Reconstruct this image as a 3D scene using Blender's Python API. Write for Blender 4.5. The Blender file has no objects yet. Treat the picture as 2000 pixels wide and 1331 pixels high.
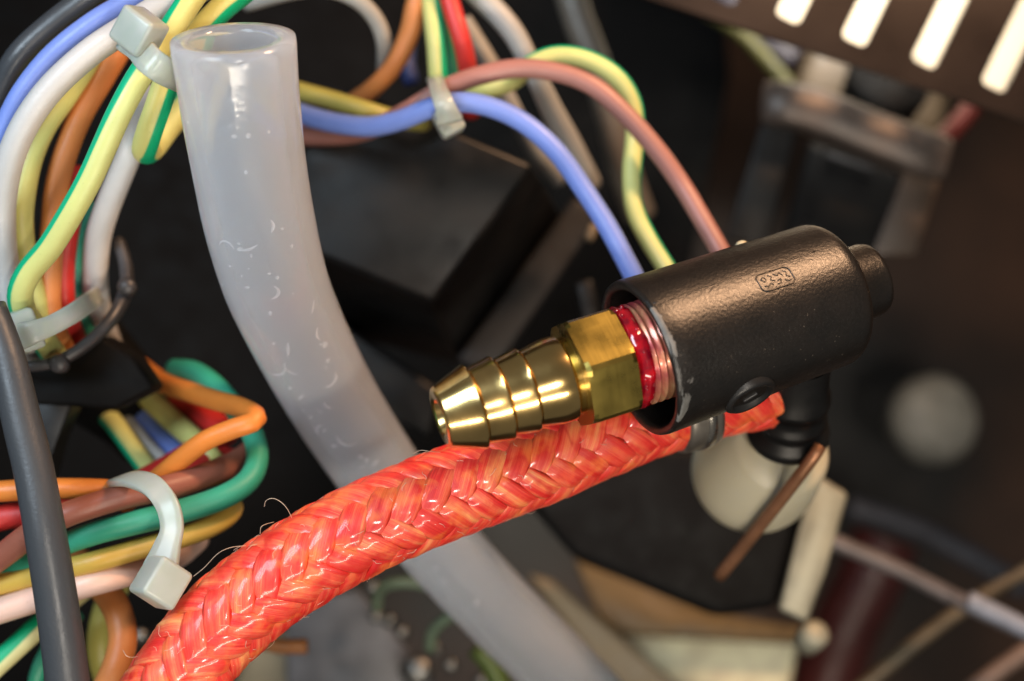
import bpy, bmesh, math, random
from mathutils import Vector, Matrix, noise
random.seed(7)
S = bpy.context.scene
C = S.collection
PI = math.pi

# ---------------------------------------------------------------- camera, world, lights, exposure
# 1 Blender unit = 1 cm. The focal plane is z = 0, the lens looks straight down into the machine.
D = 12.0
K = 8.33 / 2000.0                      # cm per photograph pixel on the plane z = 0
S.unit_settings.scale_length = 0.01
cam_d = bpy.data.cameras.new('camera')
cam = bpy.data.objects.new('camera', cam_d); C.objects.link(cam)
cam.location = (0, 0, D)
cam_d.sensor_width = 36.0
cam_d.lens = 36.0 * D / 8.33
cam_d.clip_start = 0.05; cam_d.clip_end = 400
cam_d.dof.use_dof = True
cam_d.dof.focus_distance = D + 0.05
APERTURE = 0.31
cam_d.dof.aperture_fstop = cam_d.lens * 1e-3 / APERTURE
S.camera = cam

S.view_settings.view_transform = 'Standard'
S.view_settings.look = 'None'
S.view_settings.gamma = 1.0
S.view_settings.exposure = 0.2
S.cycles.use_denoising = True
S.cycles.max_bounces = 10
S.cycles.transparent_max_bounces = 12
S.cycles.volume_bounces = 5
S.cycles.caustics_reflective = False
S.cycles.caustics_refractive = True
S.cycles.sample_clamp_indirect = 6.0

W = bpy.data.worlds.new('World'); S.world = W; W.use_nodes = True
bg = W.node_tree.nodes['Background']
bg.inputs['Color'].default_value = (1.0, 0.94, 0.86, 1)
bg.inputs['Strength'].default_value = 0.10

def area(name, loc, target, sx, sy, power, col, along=None):
    l = bpy.data.lights.new(name, 'AREA'); l.shape = 'RECTANGLE'; l.size = sx; l.size_y = sy
    l.energy = power; l.color = col
    o = bpy.data.objects.new(name, l); C.objects.link(o)
    o.location = loc
    d = Vector(target) - Vector(loc)
    if along:            # local x along the given direction
        z = -d.normalized(); x = Vector(along); x = (x - z * x.dot(z)).normalized(); y = z.cross(x)
        o.rotation_euler = Matrix((x, y, z)).transposed().to_euler()
    else:
        o.rotation_euler = d.to_track_quat('-Z', 'Y').to_euler()
    return o
area('window_light', (-8.5, 5.5, 12), (-1, 0, 0), 8, 6, 2000, (0.72, 0.87, 1.0))
area('warm_lamp', (7.2, 11.7, 4.9), (1.5, 0.2, -.2), 3.0, 1.3, 2400, (1.0, 0.58, 0.32), (1, .1, 0))
area('added_strip_light', (2.2, -8.6, 11.0), (-.2, -0.4, 0), 10.0, 0.8, 1150, (1.0, 0.88, 0.72), (.93, .29, -.23))  # unseen strip added to draw long highlight lines on the brass
area('work_lamp', (3.5, -2.5, 18), (0, -0.5, 0), 1.6, 1.0, 900, (1.0, 0.90, 0.78))

# ---------------------------------------------------------------- helpers
def P(px, py, z=0.0):
    f = K * (D - z) / D
    return Vector(((px - 1000) * f, -(py - 665.5) * f, z))
def lin(c, s=1.0):
    o = []
    for v in c[:3]:
        v = v / 255.0
        o.append((v / 12.92 if v <= 0.04045 else ((v + 0.055) / 1.055) ** 2.4) * s)
    return (o[0], o[1], o[2], 1.0)

def tag(o, label=None, cat=None, group=None, kind=None):
    if label: o['label'] = label
    if cat: o['category'] = cat
    if group: o['group'] = group
    if kind: o['kind'] = kind
    return o
def link(name, bm, mat, parent=None, smooth=True, mods=None):
    bmesh.ops.recalc_face_normals(bm, faces=bm.faces)
    me = bpy.data.meshes.new(name); bm.to_mesh(me); bm.free()
    if smooth:
        for p in me.polygons: p.use_smooth = True
    me.materials.append(mat)
    o = bpy.data.objects.new(name, me); C.objects.link(o)
    if parent: o.parent = parent; o.matrix_parent_inverse = parent.matrix_world.inverted()
    return o
def root(name, loc, label, cat, group=None):
    o = bpy.data.objects.new(name, None); C.objects.link(o)
    o.location = loc; o.empty_display_size = 0.2
    bpy.context.view_layer.update()
    return tag(o, label, cat, group)

def catmull(vals, n):
    """vals: list of tuples; returns smooth resampled list (n per span)"""
    out = []
    m = len(vals)
    for i in range(m - 1):
        p0 = vals[max(i - 1, 0)]; p1 = vals[i]; p2 = vals[i + 1]; p3 = vals[min(i + 2, m - 1)]
        if i == 0: p0 = tuple(2 * a - b for a, b in zip(p1, p2))
        if i == m - 2: p3 = tuple(2 * a - b for a, b in zip(p2, p1))
        for k in range(n):
            t = k / n
            out.append(tuple(0.5 * (2 * b + (c - a) * t + (2 * a - 5 * b + 4 * c - d) * t * t + (3 * b - a - 3 * c + d) * t ** 3)
                             for a, b, c, d in zip(p0, p1, p2, p3)))
    out.append(tuple(vals[-1]))
    return out
def pxpath(pts, n=8, w=None):
    """control points (px, py, z, width_px) -> world points and radii"""
    v = [(p[0], p[1], p[2], (p[3] if len(p) > 3 else w)) for p in pts]
    r = catmull(v, n)
    pos = [P(a, b, c) for a, b, c, d in r]
    rad = [0.5 * d * K * (D - c) / D for a, b, c, d in r]
    return pos, rad
def resample(pos, rad, step):
    L = [0.0]
    for a, b in zip(pos, pos[1:]): L.append(L[-1] + (b - a).length)
    n = max(2, int(L[-1] / step)); out = []; rr = []; j = 0
    for i in range(n + 1):
        s = L[-1] * i / n
        while j < len(L) - 2 and L[j + 1] < s: j += 1
        t = (s - L[j]) / max(1e-9, L[j + 1] - L[j])
        out.append(pos[j].lerp(pos[j + 1], t)); rr.append(rad[j] * (1 - t) + rad[j + 1] * t)
    return out, rr
def tangents(pos):
    n = len(pos); T = []
    for i in range(n):
        T.append((pos[min(i + 1, n - 1)] - pos[max(i - 1, 0)]).normalized())
    return T
def frames(pos, ref=None, transport=False):
    T = tangents(pos); F = []; last = None
    for t in T:
        u = ref(t) if callable(ref) else (ref or Vector((0, 0, 1)))
        if transport and last is not None: u = last
        N = u - t * u.dot(t)
        if N.length < 0.25 and last is not None: N = last - t * last.dot(t)
        if N.length < 1e-4: N = Vector((0.3, 0.7, 0.2)) - t * Vector((0.3, 0.7, 0.2)).dot(t)
        N.normalize(); last = N
        F.append((t, N, t.cross(N)))
    return F
def sweep_bm(pos, rad, seg=18, caps=True, ref=None, section=None, bm=None, transport=False):
    bm = bm or bmesh.new()
    uv = bm.loops.layers.uv.get('UVMap') or bm.loops.layers.uv.new('UVMap')
    F = frames(pos, ref, transport); rings = []; s = 0.0; ss = []
    for i, (p, r) in enumerate(zip(pos, rad)):
        if i: s += (pos[i] - pos[i - 1]).length
        ss.append(s)
        t, N, B = F[i]; ring = []
        if section:
            for (a, b) in section: ring.append(bm.verts.new(p + N * (a * r) + B * (b * r)))
        else:
            for k in range(seg):
                th = 2 * PI * k / seg
                ring.append(bm.verts.new(p + N * (math.cos(th) * r) + B * (math.sin(th) * r)))
        rings.append(ring)
    m = len(rings[0])
    for i in range(len(rings) - 1):
        for k in range(m):
            k2 = (k + 1) % m
            f = bm.faces.new((rings[i][k], rings[i][k2], rings[i + 1][k2], rings[i + 1][k]))
            us = (k / m, (k + 1) / m, (k + 1) / m, k / m); vs = (ss[i], ss[i], ss[i + 1], ss[i + 1])
            for l, a, b in zip(f.loops, us, vs): l[uv].uv = (a, b)
    if caps:
        for ring in (rings[0], rings[-1]):
            try: bm.faces.new(ring)
            except ValueError: pass
    return bm
def axis_frame(axis):
    a = axis.normalized(); z = Vector((0, 0, 1))
    N = (z - a * z.dot(a)).normalized()
    return a, N, N.cross(a)           # B points "up" in the picture for an axis pointing right
def lathe_bm(profile, o, axis, seg=64, bm=None, roll=0.0, close=False):
    bm = bm or bmesh.new()
    uv = bm.loops.layers.uv.get('UVMap') or bm.loops.layers.uv.new('UVMap')
    a, N, B = axis_frame(axis); rings = []
    for (s, r) in profile:
        if r < 1e-6: rings.append([bm.verts.new(o + a * s)]); continue
        rings.append([bm.verts.new(o + a * s + N * (r * math.cos(2 * PI * k / seg + roll)) + B * (r * math.sin(2 * PI * k / seg + roll))) for k in range(seg)])
    for i in range(len(rings) - 1):
        A_, B_ = rings[i], rings[i + 1]
        for k in range(seg):
            k2 = (k + 1) % seg
            if len(A_) == 1 and len(B_) == 1: continue
            if len(A_) == 1: vs = (A_[0], B_[k2], B_[k])
            elif len(B_) == 1: vs = (A_[k], A_[k2], B_[0])
            else: vs = (A_[k], A_[k2], B_[k2], B_[k])
            f = bm.faces.new(vs)
            for l in f.loops:
                l[uv].uv = (k / seg, profile[i][0])
    return bm
def box_bm(c, ax, ay, az, sx, sy, sz, bev=0.0, seg=3, bm=None):
    """box with half-free axes; ax, ay, az unit vectors"""
    own = bmesh.new()
    bmesh.ops.create_cube(own, size=1.0)
    if bev > 0:
        for v in own.verts: v.co = Vector((v.co.x * sx, v.co.y * sy, v.co.z * sz))
        bmesh.ops.bevel(own, geom=own.edges[:], offset=bev, segments=seg, affect='EDGES', profile=0.5)
    else:
        for v in own.verts: v.co = Vector((v.co.x * sx, v.co.y * sy, v.co.z * sz))
    for v in own.verts: v.co = c + ax * v.co.x + ay * v.co.y + az * v.co.z
    if bm is None: return own
    me = bpy.data.meshes.new('tmp'); own.to_mesh(me); own.free(); bm.from_mesh(me); bpy.data.meshes.remove(me)
    return bm
def prism_bm(top, bottom, bev=0.0, seg=3):
    """solid between two polygons with the same number of corners"""
    bm = bmesh.new()
    a = [bm.verts.new(p) for p in top]; b = [bm.verts.new(p) for p in bottom]; n = len(a)
    bm.faces.new(a); bm.faces.new(list(reversed(b)))
    for i in range(n): bm.faces.new((a[i], b[i], b[(i + 1) % n], a[(i + 1) % n]))
    if bev > 0: bmesh.ops.bevel(bm, geom=bm.edges[:], offset=bev, segments=seg, affect='EDGES', profile=0.5)
    return bm
def flat_plate(pts, z, thick, bev=0.03, tilt=None):
    """plate with a picture-plane outline at height z and a real thickness"""
    top = [P(x, y, z if len(q) == 0 else q[0]) for (x, y, *q) in pts]
    nb = Vector((0, 0, -thick))
    return prism_bm(top, [p + nb for p in top], bev)

# ---------------------------------------------------------------- materials
def mat(name):
    m = bpy.data.materials.new(name); m.use_nodes = True
    nt = m.node_tree; b = nt.nodes['Principled BSDF']
    return m, nt, b
def nd(nt, typ, **kw):
    n = nt.nodes.new(typ)
    for k, v in kw.items():
        if k in n.inputs: n.inputs[k].default_value = v
        else: setattr(n, k, v)
    return n
def ramp(nt, stops, fac=None):
    r = nt.nodes.new('ShaderNodeValToRGB'); e = r.color_ramp.elements
    while len(e) > 1: e.remove(e[-1])
    e[0].position = stops[0][0]; e[0].color = stops[0][1]
    for p, c in stops[1:]:
        q = e.new(p); q.color = c
    if fac is not None: nt.links.new(fac, r.inputs['Fac'])
    return r
def math_n(nt, op, a, b=None, c=None):
    n = nt.nodes.new('ShaderNodeMath'); n.operation = op
    for i, v in enumerate((a, b, c)):
        if v is None: continue
        if isinstance(v, (int, float)): n.inputs[i].default_value = v
        else: nt.links.new(v, n.inputs[i])
    return n.outputs[0]
def mix_col(nt, fac, a, b, mode='MIX'):
    n = nt.nodes.new('ShaderNodeMix'); n.data_type = 'RGBA'; n.blend_type = mode
    if isinstance(fac, (int, float)): n.inputs[0].default_value = fac
    else: nt.links.new(fac, n.inputs[0])
    for i, v in ((6, a), (7, b)):
        if isinstance(v, tuple): n.inputs[i].default_value = v
        else: nt.links.new(v, n.inputs[i])
    return n.outputs[2]
def coords(nt, scale=(1, 1, 1), uv=False):
    tc = nt.nodes.new('ShaderNodeTexCoord'); mp = nt.nodes.new('ShaderNodeMapping')
    nt.links.new(tc.outputs['UV' if uv else 'Object'], mp.inputs['Vector'])
    mp.inputs['Scale'].default_value = scale
    return mp.outputs[0]
def bump(nt, b, h, strength=0.2, dist=0.02):
    n = nt.nodes.new('ShaderNodeBump'); n.inputs['Strength'].default_value = strength; n.inputs['Distance'].default_value = dist
    nt.links.new(h, n.inputs['Height']); nt.links.new(n.outputs[0], b.inputs['Normal'])
    return n

def wire_mat(name, col, stripe=None, angle=0.0, width=0.11, rough=0.42, dirt=0.5, sss=0.12):
    """PVC insulation; stripe = colour printed lengthwise at the given angle (turns, 0 = towards +z)"""
    m, nt, b = mat(name)
    n1 = nd(nt, 'ShaderNodeTexNoise', Scale=2.2, Detail=5.0); nt.links.new(coords(nt), n1.inputs['Vector'])
    n2 = nd(nt, 'ShaderNodeTexNoise', Scale=38.0, Detail=3.0); nt.links.new(coords(nt), n2.inputs['Vector'])
    base = lin(col)
    dk = tuple(c * 0.72 for c in base[:3]) + (1,)
    r = ramp(nt, [(0.35, base), (0.75, tuple(a * (1 - dirt) + d * dirt for a, d in zip(base, dk)))], n1.outputs[0])
    colr = r.outputs[0]
    if stripe:
        uv = coords(nt, uv=True)
        sx = nt.nodes.new('ShaderNodeSeparateXYZ'); nt.links.new(uv, sx.inputs[0])
        wob = nd(nt, 'ShaderNodeTexNoise', Scale=0.7, Detail=1.0); nt.links.new(coords(nt), wob.inputs['Vector'])
        u = math_n(nt, 'ADD', sx.outputs[0], -angle + 0.5)
        u = math_n(nt, 'ADD', u, math_n(nt, 'MULTIPLY', math_n(nt, 'SUBTRACT', wob.outputs[0], 0.5), 0.10))
        u = math_n(nt, 'FRACT', u)
        d = math_n(nt, 'ABSOLUTE', math_n(nt, 'SUBTRACT', u, 0.5))
        fac = nt.nodes.new('ShaderNodeMapRange'); fac.inputs[1].default_value = width + 0.012; fac.inputs[2].default_value = width - 0.012
        nt.links.new(d, fac.inputs[0])
        colr = mix_col(nt, fac.outputs[0], colr, lin(stripe))
    sp = ramp(nt, [(0.68, (0, 0, 0, 1)), (0.76, (1, 1, 1, 1))], n2.outputs[0])
    colr = mix_col(nt, math_n(nt, 'MULTIPLY', sp.outputs[0], 0.35), colr, tuple(c * 0.55 for c in base[:3]) + (1,))
    nt.links.new(colr, b.inputs['Base Color'])
    rr = ramp(nt, [(0.3, (rough - 0.08,) * 3 + (1,)), (0.7, (rough + 0.12,) * 3 + (1,))], n1.outputs[0])
    nt.links.new(rr.outputs[0], b.inputs['Roughness'])
    b.inputs['Subsurface Weight'].default_value = sss
    b.inputs['Subsurface Radius'].default_value = (0.08, 0.06, 0.05)
    n3 = nd(nt, 'ShaderNodeTexNoise', Scale=1.5, Detail=8.0, Roughness=0.7); nt.links.new(coords(nt), n3.inputs['Vector'])
    bump(nt, b, math_n(nt, 'ADD', math_n(nt, 'MULTIPLY', n2.outputs[0], .5), n3.outputs[0]), 0.22, 0.02)
    return m

def plain_mat(name, col, rough=0.5, metal=0.0, nscale=3.0, var=0.25, bmp=0.1, bscale=60.0, bdist=0.01, coat=0.0, sc=1.0, spec=0.5):
    m, nt, b = mat(name)
    n1 = nd(nt, 'ShaderNodeTexNoise', Scale=nscale, Detail=5.0); nt.links.new(coords(nt), n1.inputs['Vector'])
    n2 = nd(nt, 'ShaderNodeTexNoise', Scale=bscale, Detail=4.0); nt.links.new(coords(nt), n2.inputs['Vector'])
    base = lin(col, sc)
    lo = tuple(c * (1 - var) for c in base[:3]) + (1,); hi = tuple(min(1, c * (1 + var)) for c in base[:3]) + (1,)
    nt.links.new(ramp(nt, [(0.3, lo), (0.7, hi)], n1.outputs[0]).outputs[0], b.inputs['Base Color'])
    nt.links.new(ramp(nt, [(0.3, (max(0.04, rough * 0.8),) * 3 + (1,)), (0.7, (min(1, rough * 1.2),) * 3 + (1,))], n1.outputs[0]).outputs[0], b.inputs['Roughness'])
    b.inputs['Metallic'].default_value = metal
    b.inputs['Coat Weight'].default_value = coat
    b.inputs['Specular IOR Level'].default_value = spec
    bump(nt, b, n2.outputs[0], bmp, bdist)
    return m

YG = (214, 216, 136); GR = (0, 176, 124)
M = {}
M['white'] = wire_mat('white_pvc', (200, 198, 196))
M['white_grey'] = wire_mat('greyish_white_pvc', (172, 172, 168))
M['blue'] = wire_mat('blue_pvc', (122, 148, 226))
M['slate'] = wire_mat('slate_black_pvc', (60, 64, 69), rough=0.36)
M['orange'] = wire_mat('orange_pvc', (208, 132, 74))
M['orange_bright'] = wire_mat('bright_orange_pvc', (218, 130, 54))
M['brown'] = wire_mat('brown_pvc', (146, 88, 72))
M['brown_pink'] = wire_mat('pinkish_brown_pvc', (170, 118, 108))
M['red'] = wire_mat('red_pvc', (205, 52, 48))
M['teal'] = wire_mat('teal_green_pvc', (54, 160, 130))
M['mustard'] = wire_mat('mustard_pvc', (206, 172, 78))
M['pink'] = wire_mat('pale_pink_pvc', (236, 200, 184))
M['olive'] = wire_mat('olive_pvc', (172, 166, 84))
M['yellow'] = wire_mat('pale_yellow_pvc', (216, 216, 132))
M['darkblue'] = wire_mat('dark_blue_pvc', (44, 62, 120))
M['greybrown'] = wire_mat('grey_brown_pvc', (112, 104, 94))
def ygm(name, ang, w=0.10, base=YG): return wire_mat(name, base, GR, ang, w)

M['black'] = plain_mat('black_plastic', (26, 26, 27), rough=0.42, var=0.35, bmp=0.12)
M['black_gloss'] = plain_mat('glossy_black_plastic', (14, 14, 15), rough=0.42, var=0.3, spec=0.35, bmp=0.05)
M['darkgrey'] = plain_mat('dark_grey_plastic', (58, 58, 61), rough=0.42, var=0.25)
M['blackmatt'] = plain_mat('matt_black_plastic', (8, 7, 7), rough=0.7, var=0.5, spec=0.2)
M['floor'] = plain_mat('mottled_brown_metal', (52, 36, 27), rough=0.4, nscale=0.09, var=0.7, bmp=0.2, bscale=3.0)
_nt = M['floor'].node_tree
for _n in _nt.nodes:
    if _n.type == 'VALTORGB' and any(l.to_socket.name == 'Base Color' for l in _n.outputs[0].links):
        _n.color_ramp.elements[0].position = .42; _n.color_ramp.elements[1].position = .62
        _n.color_ramp.elements[0].color = lin((12, 10, 9)); _n.color_ramp.elements[1].color = lin((92, 62, 44))  # near-black and brown blended in soft random patches
M['steel'] = plain_mat('steel', (190, 186, 178), rough=0.28, metal=1.0, var=0.15)
M['bead'] = plain_mat('dull_solder', (120, 120, 118), rough=0.35, metal=0.9, var=0.3)
M['zinc'] = plain_mat('pale_zinc', (166, 164, 146), rough=0.5, metal=0.25, var=0.2)
M['beige'] = plain_mat('beige_plastic', (138, 122, 96), rough=0.5, var=0.15)
M['cream'] = plain_mat('cream_plastic', (196, 188, 156), rough=0.5, var=0.08)
M['copper'] = plain_mat('copper_reflection_rod', (150, 106, 78), rough=0.4, metal=0.6)
M['panel'] = plain_mat('dark_brown_enamel', (38, 27, 21), rough=0.3, nscale=0.6, var=0.4)

# rough black moulded plastic with dust specks that also paint in a sparkle
m, nt, b = mat('textured_black_plastic')
na = nd(nt, 'ShaderNodeTexNoise', Scale=46.0, Detail=8.0, Roughness=0.8); nt.links.new(coords(nt), na.inputs['Vector'])
nb_ = nd(nt, 'ShaderNodeTexNoise', Scale=5.0, Detail=3.0); nt.links.new(coords(nt), nb_.inputs['Vector'])
nt.links.new(ramp(nt, [(0.3, lin((15, 14, 13))), (0.7, lin((24, 21, 19)))], nb_.outputs[0]).outputs[0], b.inputs['Base Color'])
nt.links.new(ramp(nt, [(0.35, (0.28,) * 3 + (1,)), (0.7, (0.44,) * 3 + (1,))], na.outputs[0]).outputs[0], b.inputs['Roughness'])
b.inputs['Specular IOR Level'].default_value = 0.6
ng = nd(nt, 'ShaderNodeTexNoise', Scale=36.0, Detail=4.0); nt.links.new(coords(nt), ng.inputs['Vector'])
hgt = math_n(nt, 'ADD', math_n(nt, 'MULTIPLY', na.outputs[0], 0.45), ng.outputs[0])
bump(nt, b, hgt, 0.9, 0.0040)
nv = nd(nt, 'ShaderNodeTexVoronoi', Scale=24.0); nt.links.new(coords(nt), nv.inputs['Vector'])
dust_sparkle = math_n(nt, 'MULTIPLY', math_n(nt, 'LESS_THAN', nv.outputs['Distance'], 0.13), math_n(nt, 'GREATER_THAN', nb_.outputs[0], 0.58))
old = b.inputs['Base Color'].links[0].from_socket
nt.links.new(mix_col(nt, math_n(nt, 'MULTIPLY', dust_sparkle, 0.55), old, lin((104, 96, 86))), b.inputs['Base Color'])
M['textured'] = m

# brass, turned and milled
def brass(name, rough, turn, col=(0.92, 0.64, 0.24, 1), scr=0.2):
    m, nt, b = mat(name)
    b.inputs['Metallic'].default_value = 1.0
    n1 = nd(nt, 'ShaderNodeTexNoise', Scale=3.0, Detail=7.0); nt.links.new(coords(nt), n1.inputs['Vector'])
    nt.links.new(ramp(nt, [(0.3, tuple(c * 0.90 for c in col[:3]) + (1,)), (0.65, col)], n1.outputs[0]).outputs[0], b.inputs['Base Color'])
    nt.links.new(ramp(nt, [(0.3, (rough,) * 3 + (1,)), (0.75, (rough * 1.7,) * 3 + (1,))], n1.outputs[0]).outputs[0], b.inputs['Roughness'])
    n2 = nd(nt, 'ShaderNodeTexNoise', Scale=1.0, Detail=3.0)
    nt.links.new(coords(nt, turn, uv=True), n2.inputs['Vector'])
    bump(nt, b, n2.outputs[0], scr, 0.006)
    return m
M['brass'] = brass('turned_brass', 0.15, (1, 170, 1), (0.80, 0.56, 0.22, 1), 0.8)
M['brass_hex'] = brass('milled_brass', 0.24, (2, 50, 1), (0.34, 0.26, 0.065, 1), 0.12)
# thread with pink sealant rubbed in
m, nt, b = mat('brass_thread_with_red_film')
n1 = nd(nt, 'ShaderNodeTexNoise', Scale=5.0, Detail=4.0); nt.links.new(coords(nt), n1.inputs['Vector'])
nt.links.new(ramp(nt, [(0.35, lin((170, 70, 76))), (0.55, lin((206, 130, 104))), (0.72, lin((226, 176, 130)))], n1.outputs[0]).outputs[0], b.inputs['Base Color'])
b.inputs['Metallic'].default_value = 0.45; b.inputs['Roughness'].default_value = 0.34
b.inputs['Coat Weight'].default_value = 0.5
M['thread'] = m
m, nt, b = mat('red_thread_sealant')
n1 = nd(nt, 'ShaderNodeTexNoise', Scale=9.0, Detail=4.0); nt.links.new(coords(nt), n1.inputs['Vector'])
nt.links.new(ramp(nt, [(0.35, lin((104, 4, 24))), (0.7, lin((190, 14, 30)))], n1.outputs[0]).outputs[0], b.inputs['Base Color'])
b.inputs['Roughness'].default_value = 0.12; b.inputs['Coat Weight'].default_value = 1.0
b.inputs['Subsurface Weight'].default_value = 0.4; b.inputs['Subsurface Radius'].default_value = (0.1, 0.01, 0.01)
bump(nt, b, n1.outputs[0], 0.3, 0.02)
M['sealant'] = m

# nylon cable tie
m, nt, b = mat('milky_nylon')
n1 = nd(nt, 'ShaderNodeTexNoise', Scale=4.0, Detail=3.0); nt.links.new(coords(nt), n1.inputs['Vector'])
nt.links.new(ramp(nt, [(0.3, lin((206, 216, 208))), (0.7, lin((222, 229, 222)))], n1.outputs[0]).outputs[0], b.inputs['Base Color'])
b.inputs['Roughness'].default_value = 0.28; b.inputs['Subsurface Weight'].default_value = 0.6
b.inputs['Subsurface Radius'].default_value = (0.25, 0.3, 0.22); b.inputs['Transmission Weight'].default_value = 0.5
b.inputs['IOR'].default_value = 1.45
bump(nt, b, n1.outputs[0], 0.15, 0.02)
M['nylon'] = m

# translucent silicone: part clear refraction, part milky scattering
m, nt, b = mat('milky_silicone')
n1 = nd(nt, 'ShaderNodeTexNoise', Scale=1.3, Detail=4.0); nt.links.new(coords(nt), n1.inputs['Vector'])
n2 = nd(nt, 'ShaderNodeTexNoise', Scale=7.0, Detail=4.0); nt.links.new(coords(nt), n2.inputs['Vector'])
b.inputs['Base Color'].default_value = (0.94, 0.97, 1.0, 1)
nt.links.new(ramp(nt, [(0.35, (0.07,) * 3 + (1,)), (0.7, (0.2,) * 3 + (1,))], n1.outputs[0]).outputs[0], b.inputs['Roughness'])
b.inputs['IOR'].default_value = 1.41
b.inputs['Transmission Weight'].default_value = 1.0
bump(nt, b, n2.outputs[0], 0.18, 0.02)
vs_ = nt.nodes.new('ShaderNodeVolumeScatter'); vs_.inputs['Color'].default_value = (0.90, 0.955, 1.0, 1)
vs_.inputs['Density'].default_value = 3.3; vs_.inputs['Anisotropy'].default_value = -0.35
nt.links.new(vs_.outputs[0], nt.nodes['Material Output'].inputs['Volume'])
df = nt.nodes.new('ShaderNodeBsdfDiffuse'); tr = nt.nodes.new('ShaderNodeBsdfTranslucent')
df.inputs['Color'].default_value = (0.80, 0.88, 1.0, 1); tr.inputs['Color'].default_value = (0.80, 0.86, 1.0, 1)
m1 = nt.nodes.new('ShaderNodeMixShader'); m1.inputs[0].default_value = 0.4
nt.links.new(df.outputs[0], m1.inputs[1]); nt.links.new(tr.outputs[0], m1.inputs[2])
m2 = nt.nodes.new('ShaderNodeMixShader'); m2.inputs[0].default_value = 0.15
nt.links.new(b.outputs[0], m2.inputs[1]); nt.links.new(m1.outputs[0], m2.inputs[2])
nt.links.new(m2.outputs[0], nt.nodes['Material Output'].inputs['Surface'])
M['silicone'] = m
m, nt, b = mat('water_film')
b.inputs['Base Color'].default_value = (0.9, 0.92, 0.95, 1); b.inputs['Roughness'].default_value = 0.06
M['water'] = m

# braid yarn
def yarn_mat(name, shift):
    m, nt, b = mat(name)
    oi = nt.nodes.new('ShaderNodeObjectInfo')
    tc = nt.nodes.new('ShaderNodeTexCoord')
    sx = nt.nodes.new('ShaderNodeSeparateXYZ'); nt.links.new(tc.outputs['UV'], sx.inputs[0])
    def fibre(su, sv, seedk, det=4.0, dist=0.3):
        cx = nt.nodes.new('ShaderNodeCombineXYZ')
        nt.links.new(math_n(nt, 'MULTIPLY', sx.outputs[0], su), cx.inputs[0])
        nt.links.new(math_n(nt, 'MULTIPLY', sx.outputs[1], sv), cx.inputs[1])
        nt.links.new(math_n(nt, 'MULTIPLY', oi.outputs['Random'], seedk), cx.inputs[2])
        n = nd(nt, 'ShaderNodeTexNoise', Scale=1.0, Detail=det, Distortion=dist); nt.links.new(cx.outputs[0], n.inputs['Vector'])
        return n.outputs[0]
    bands = fibre(3.4, 0.9, 91.0 + shift, 2.0)
    fine = fibre(44.0, 1.6, 37.0, 4.0)
    blot = fibre(1.6, 3.0, 53.0, 3.0, 0.8)
    f = math_n(nt, 'ADD', math_n(nt, 'MULTIPLY', bands, 0.62), math_n(nt, 'MULTIPLY', fine, 0.38))
    c1 = ramp(nt, [(0.30, lin((196, 20, 24))), (0.42, lin((226, 52, 42))), (0.50, lin((236, 86, 64))), (0.58, lin((242, 122, 84))), (0.68, lin((248, 168, 104)))], f)
    c2 = mix_col(nt, math_n(nt, 'MULTIPLY', ramp(nt, [(0.5, (0, 0, 0, 1)), (0.66, (1, 1, 1, 1))], blot).outputs[0], 0.7), c1.outputs[0], lin((206, 20, 26)))
    sp = nd(nt, 'ShaderNodeTexNoise', Scale=3.6, Detail=4.0, Distortion=.6); nt.links.new(coords(nt), sp.inputs['Vector'])
    c2 = mix_col(nt, math_n(nt, 'MULTIPLY', ramp(nt, [(0.50, (0, 0, 0, 1)), (0.66, (1, 1, 1, 1))], sp.outputs[0]).outputs[0], 0.6), c2, lin((214, 26, 28)))
    sp2 = nd(nt, 'ShaderNodeTexNoise', Scale=5.1, Detail=3.0); nt.links.new(coords(nt, (1, 1, 1.7)), sp2.inputs['Vector'])
    c2 = mix_col(nt, math_n(nt, 'MULTIPLY', ramp(nt, [(0.52, (0, 0, 0, 1)), (0.68, (1, 1, 1, 1))], sp2.outputs[0]).outputs[0], 0.38), c2, lin((250, 150, 66)))
    nt.links.new(c2, b.inputs['Base Color'])
    b.inputs['Roughness'].default_value = 0.45
    b.inputs['Coat Weight'].default_value = 0.5; b.inputs['Coat Roughness'].default_value = 0.13
    b.inputs['Subsurface Weight'].default_value = 0.6
    b.inputs['Subsurface Radius'].default_value = (0.12, 0.04, 0.02)
    bump(nt, b, fine, 0.45, 0.012)
    return m
M['yarn'] = yarn_mat('red_orange_yarn', 0)
M['liner'] = plain_mat('dark_red_liner', (190, 24, 26), rough=0.6)
M['hair'] = plain_mat('pale_fibre', (210, 190, 170), rough=0.4)

# ---------------------------------------------------------------- setting
bm = bmesh.new()
vs = [bm.verts.new(v) for v in ((-60, -60, -20), (60, -60, -20), (60, 60, -20), (-60, 60, -20))]
bm.faces.new(vs)
tag(link('machine_floor', bm, M['floor'], smooth=False), kind='structure')

# ---------------------------------------------------------------- cables
def wire(name, pts, m, label, group=None, w=None, cat='wire', n=8, seg=18, step=0.07):
    pos, rad = pxpath(pts, n, w)
    pos, rad = resample(pos, rad, step)
    return tag(link(name, sweep_bm(pos, rad, seg), m), label, cat, group)

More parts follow.
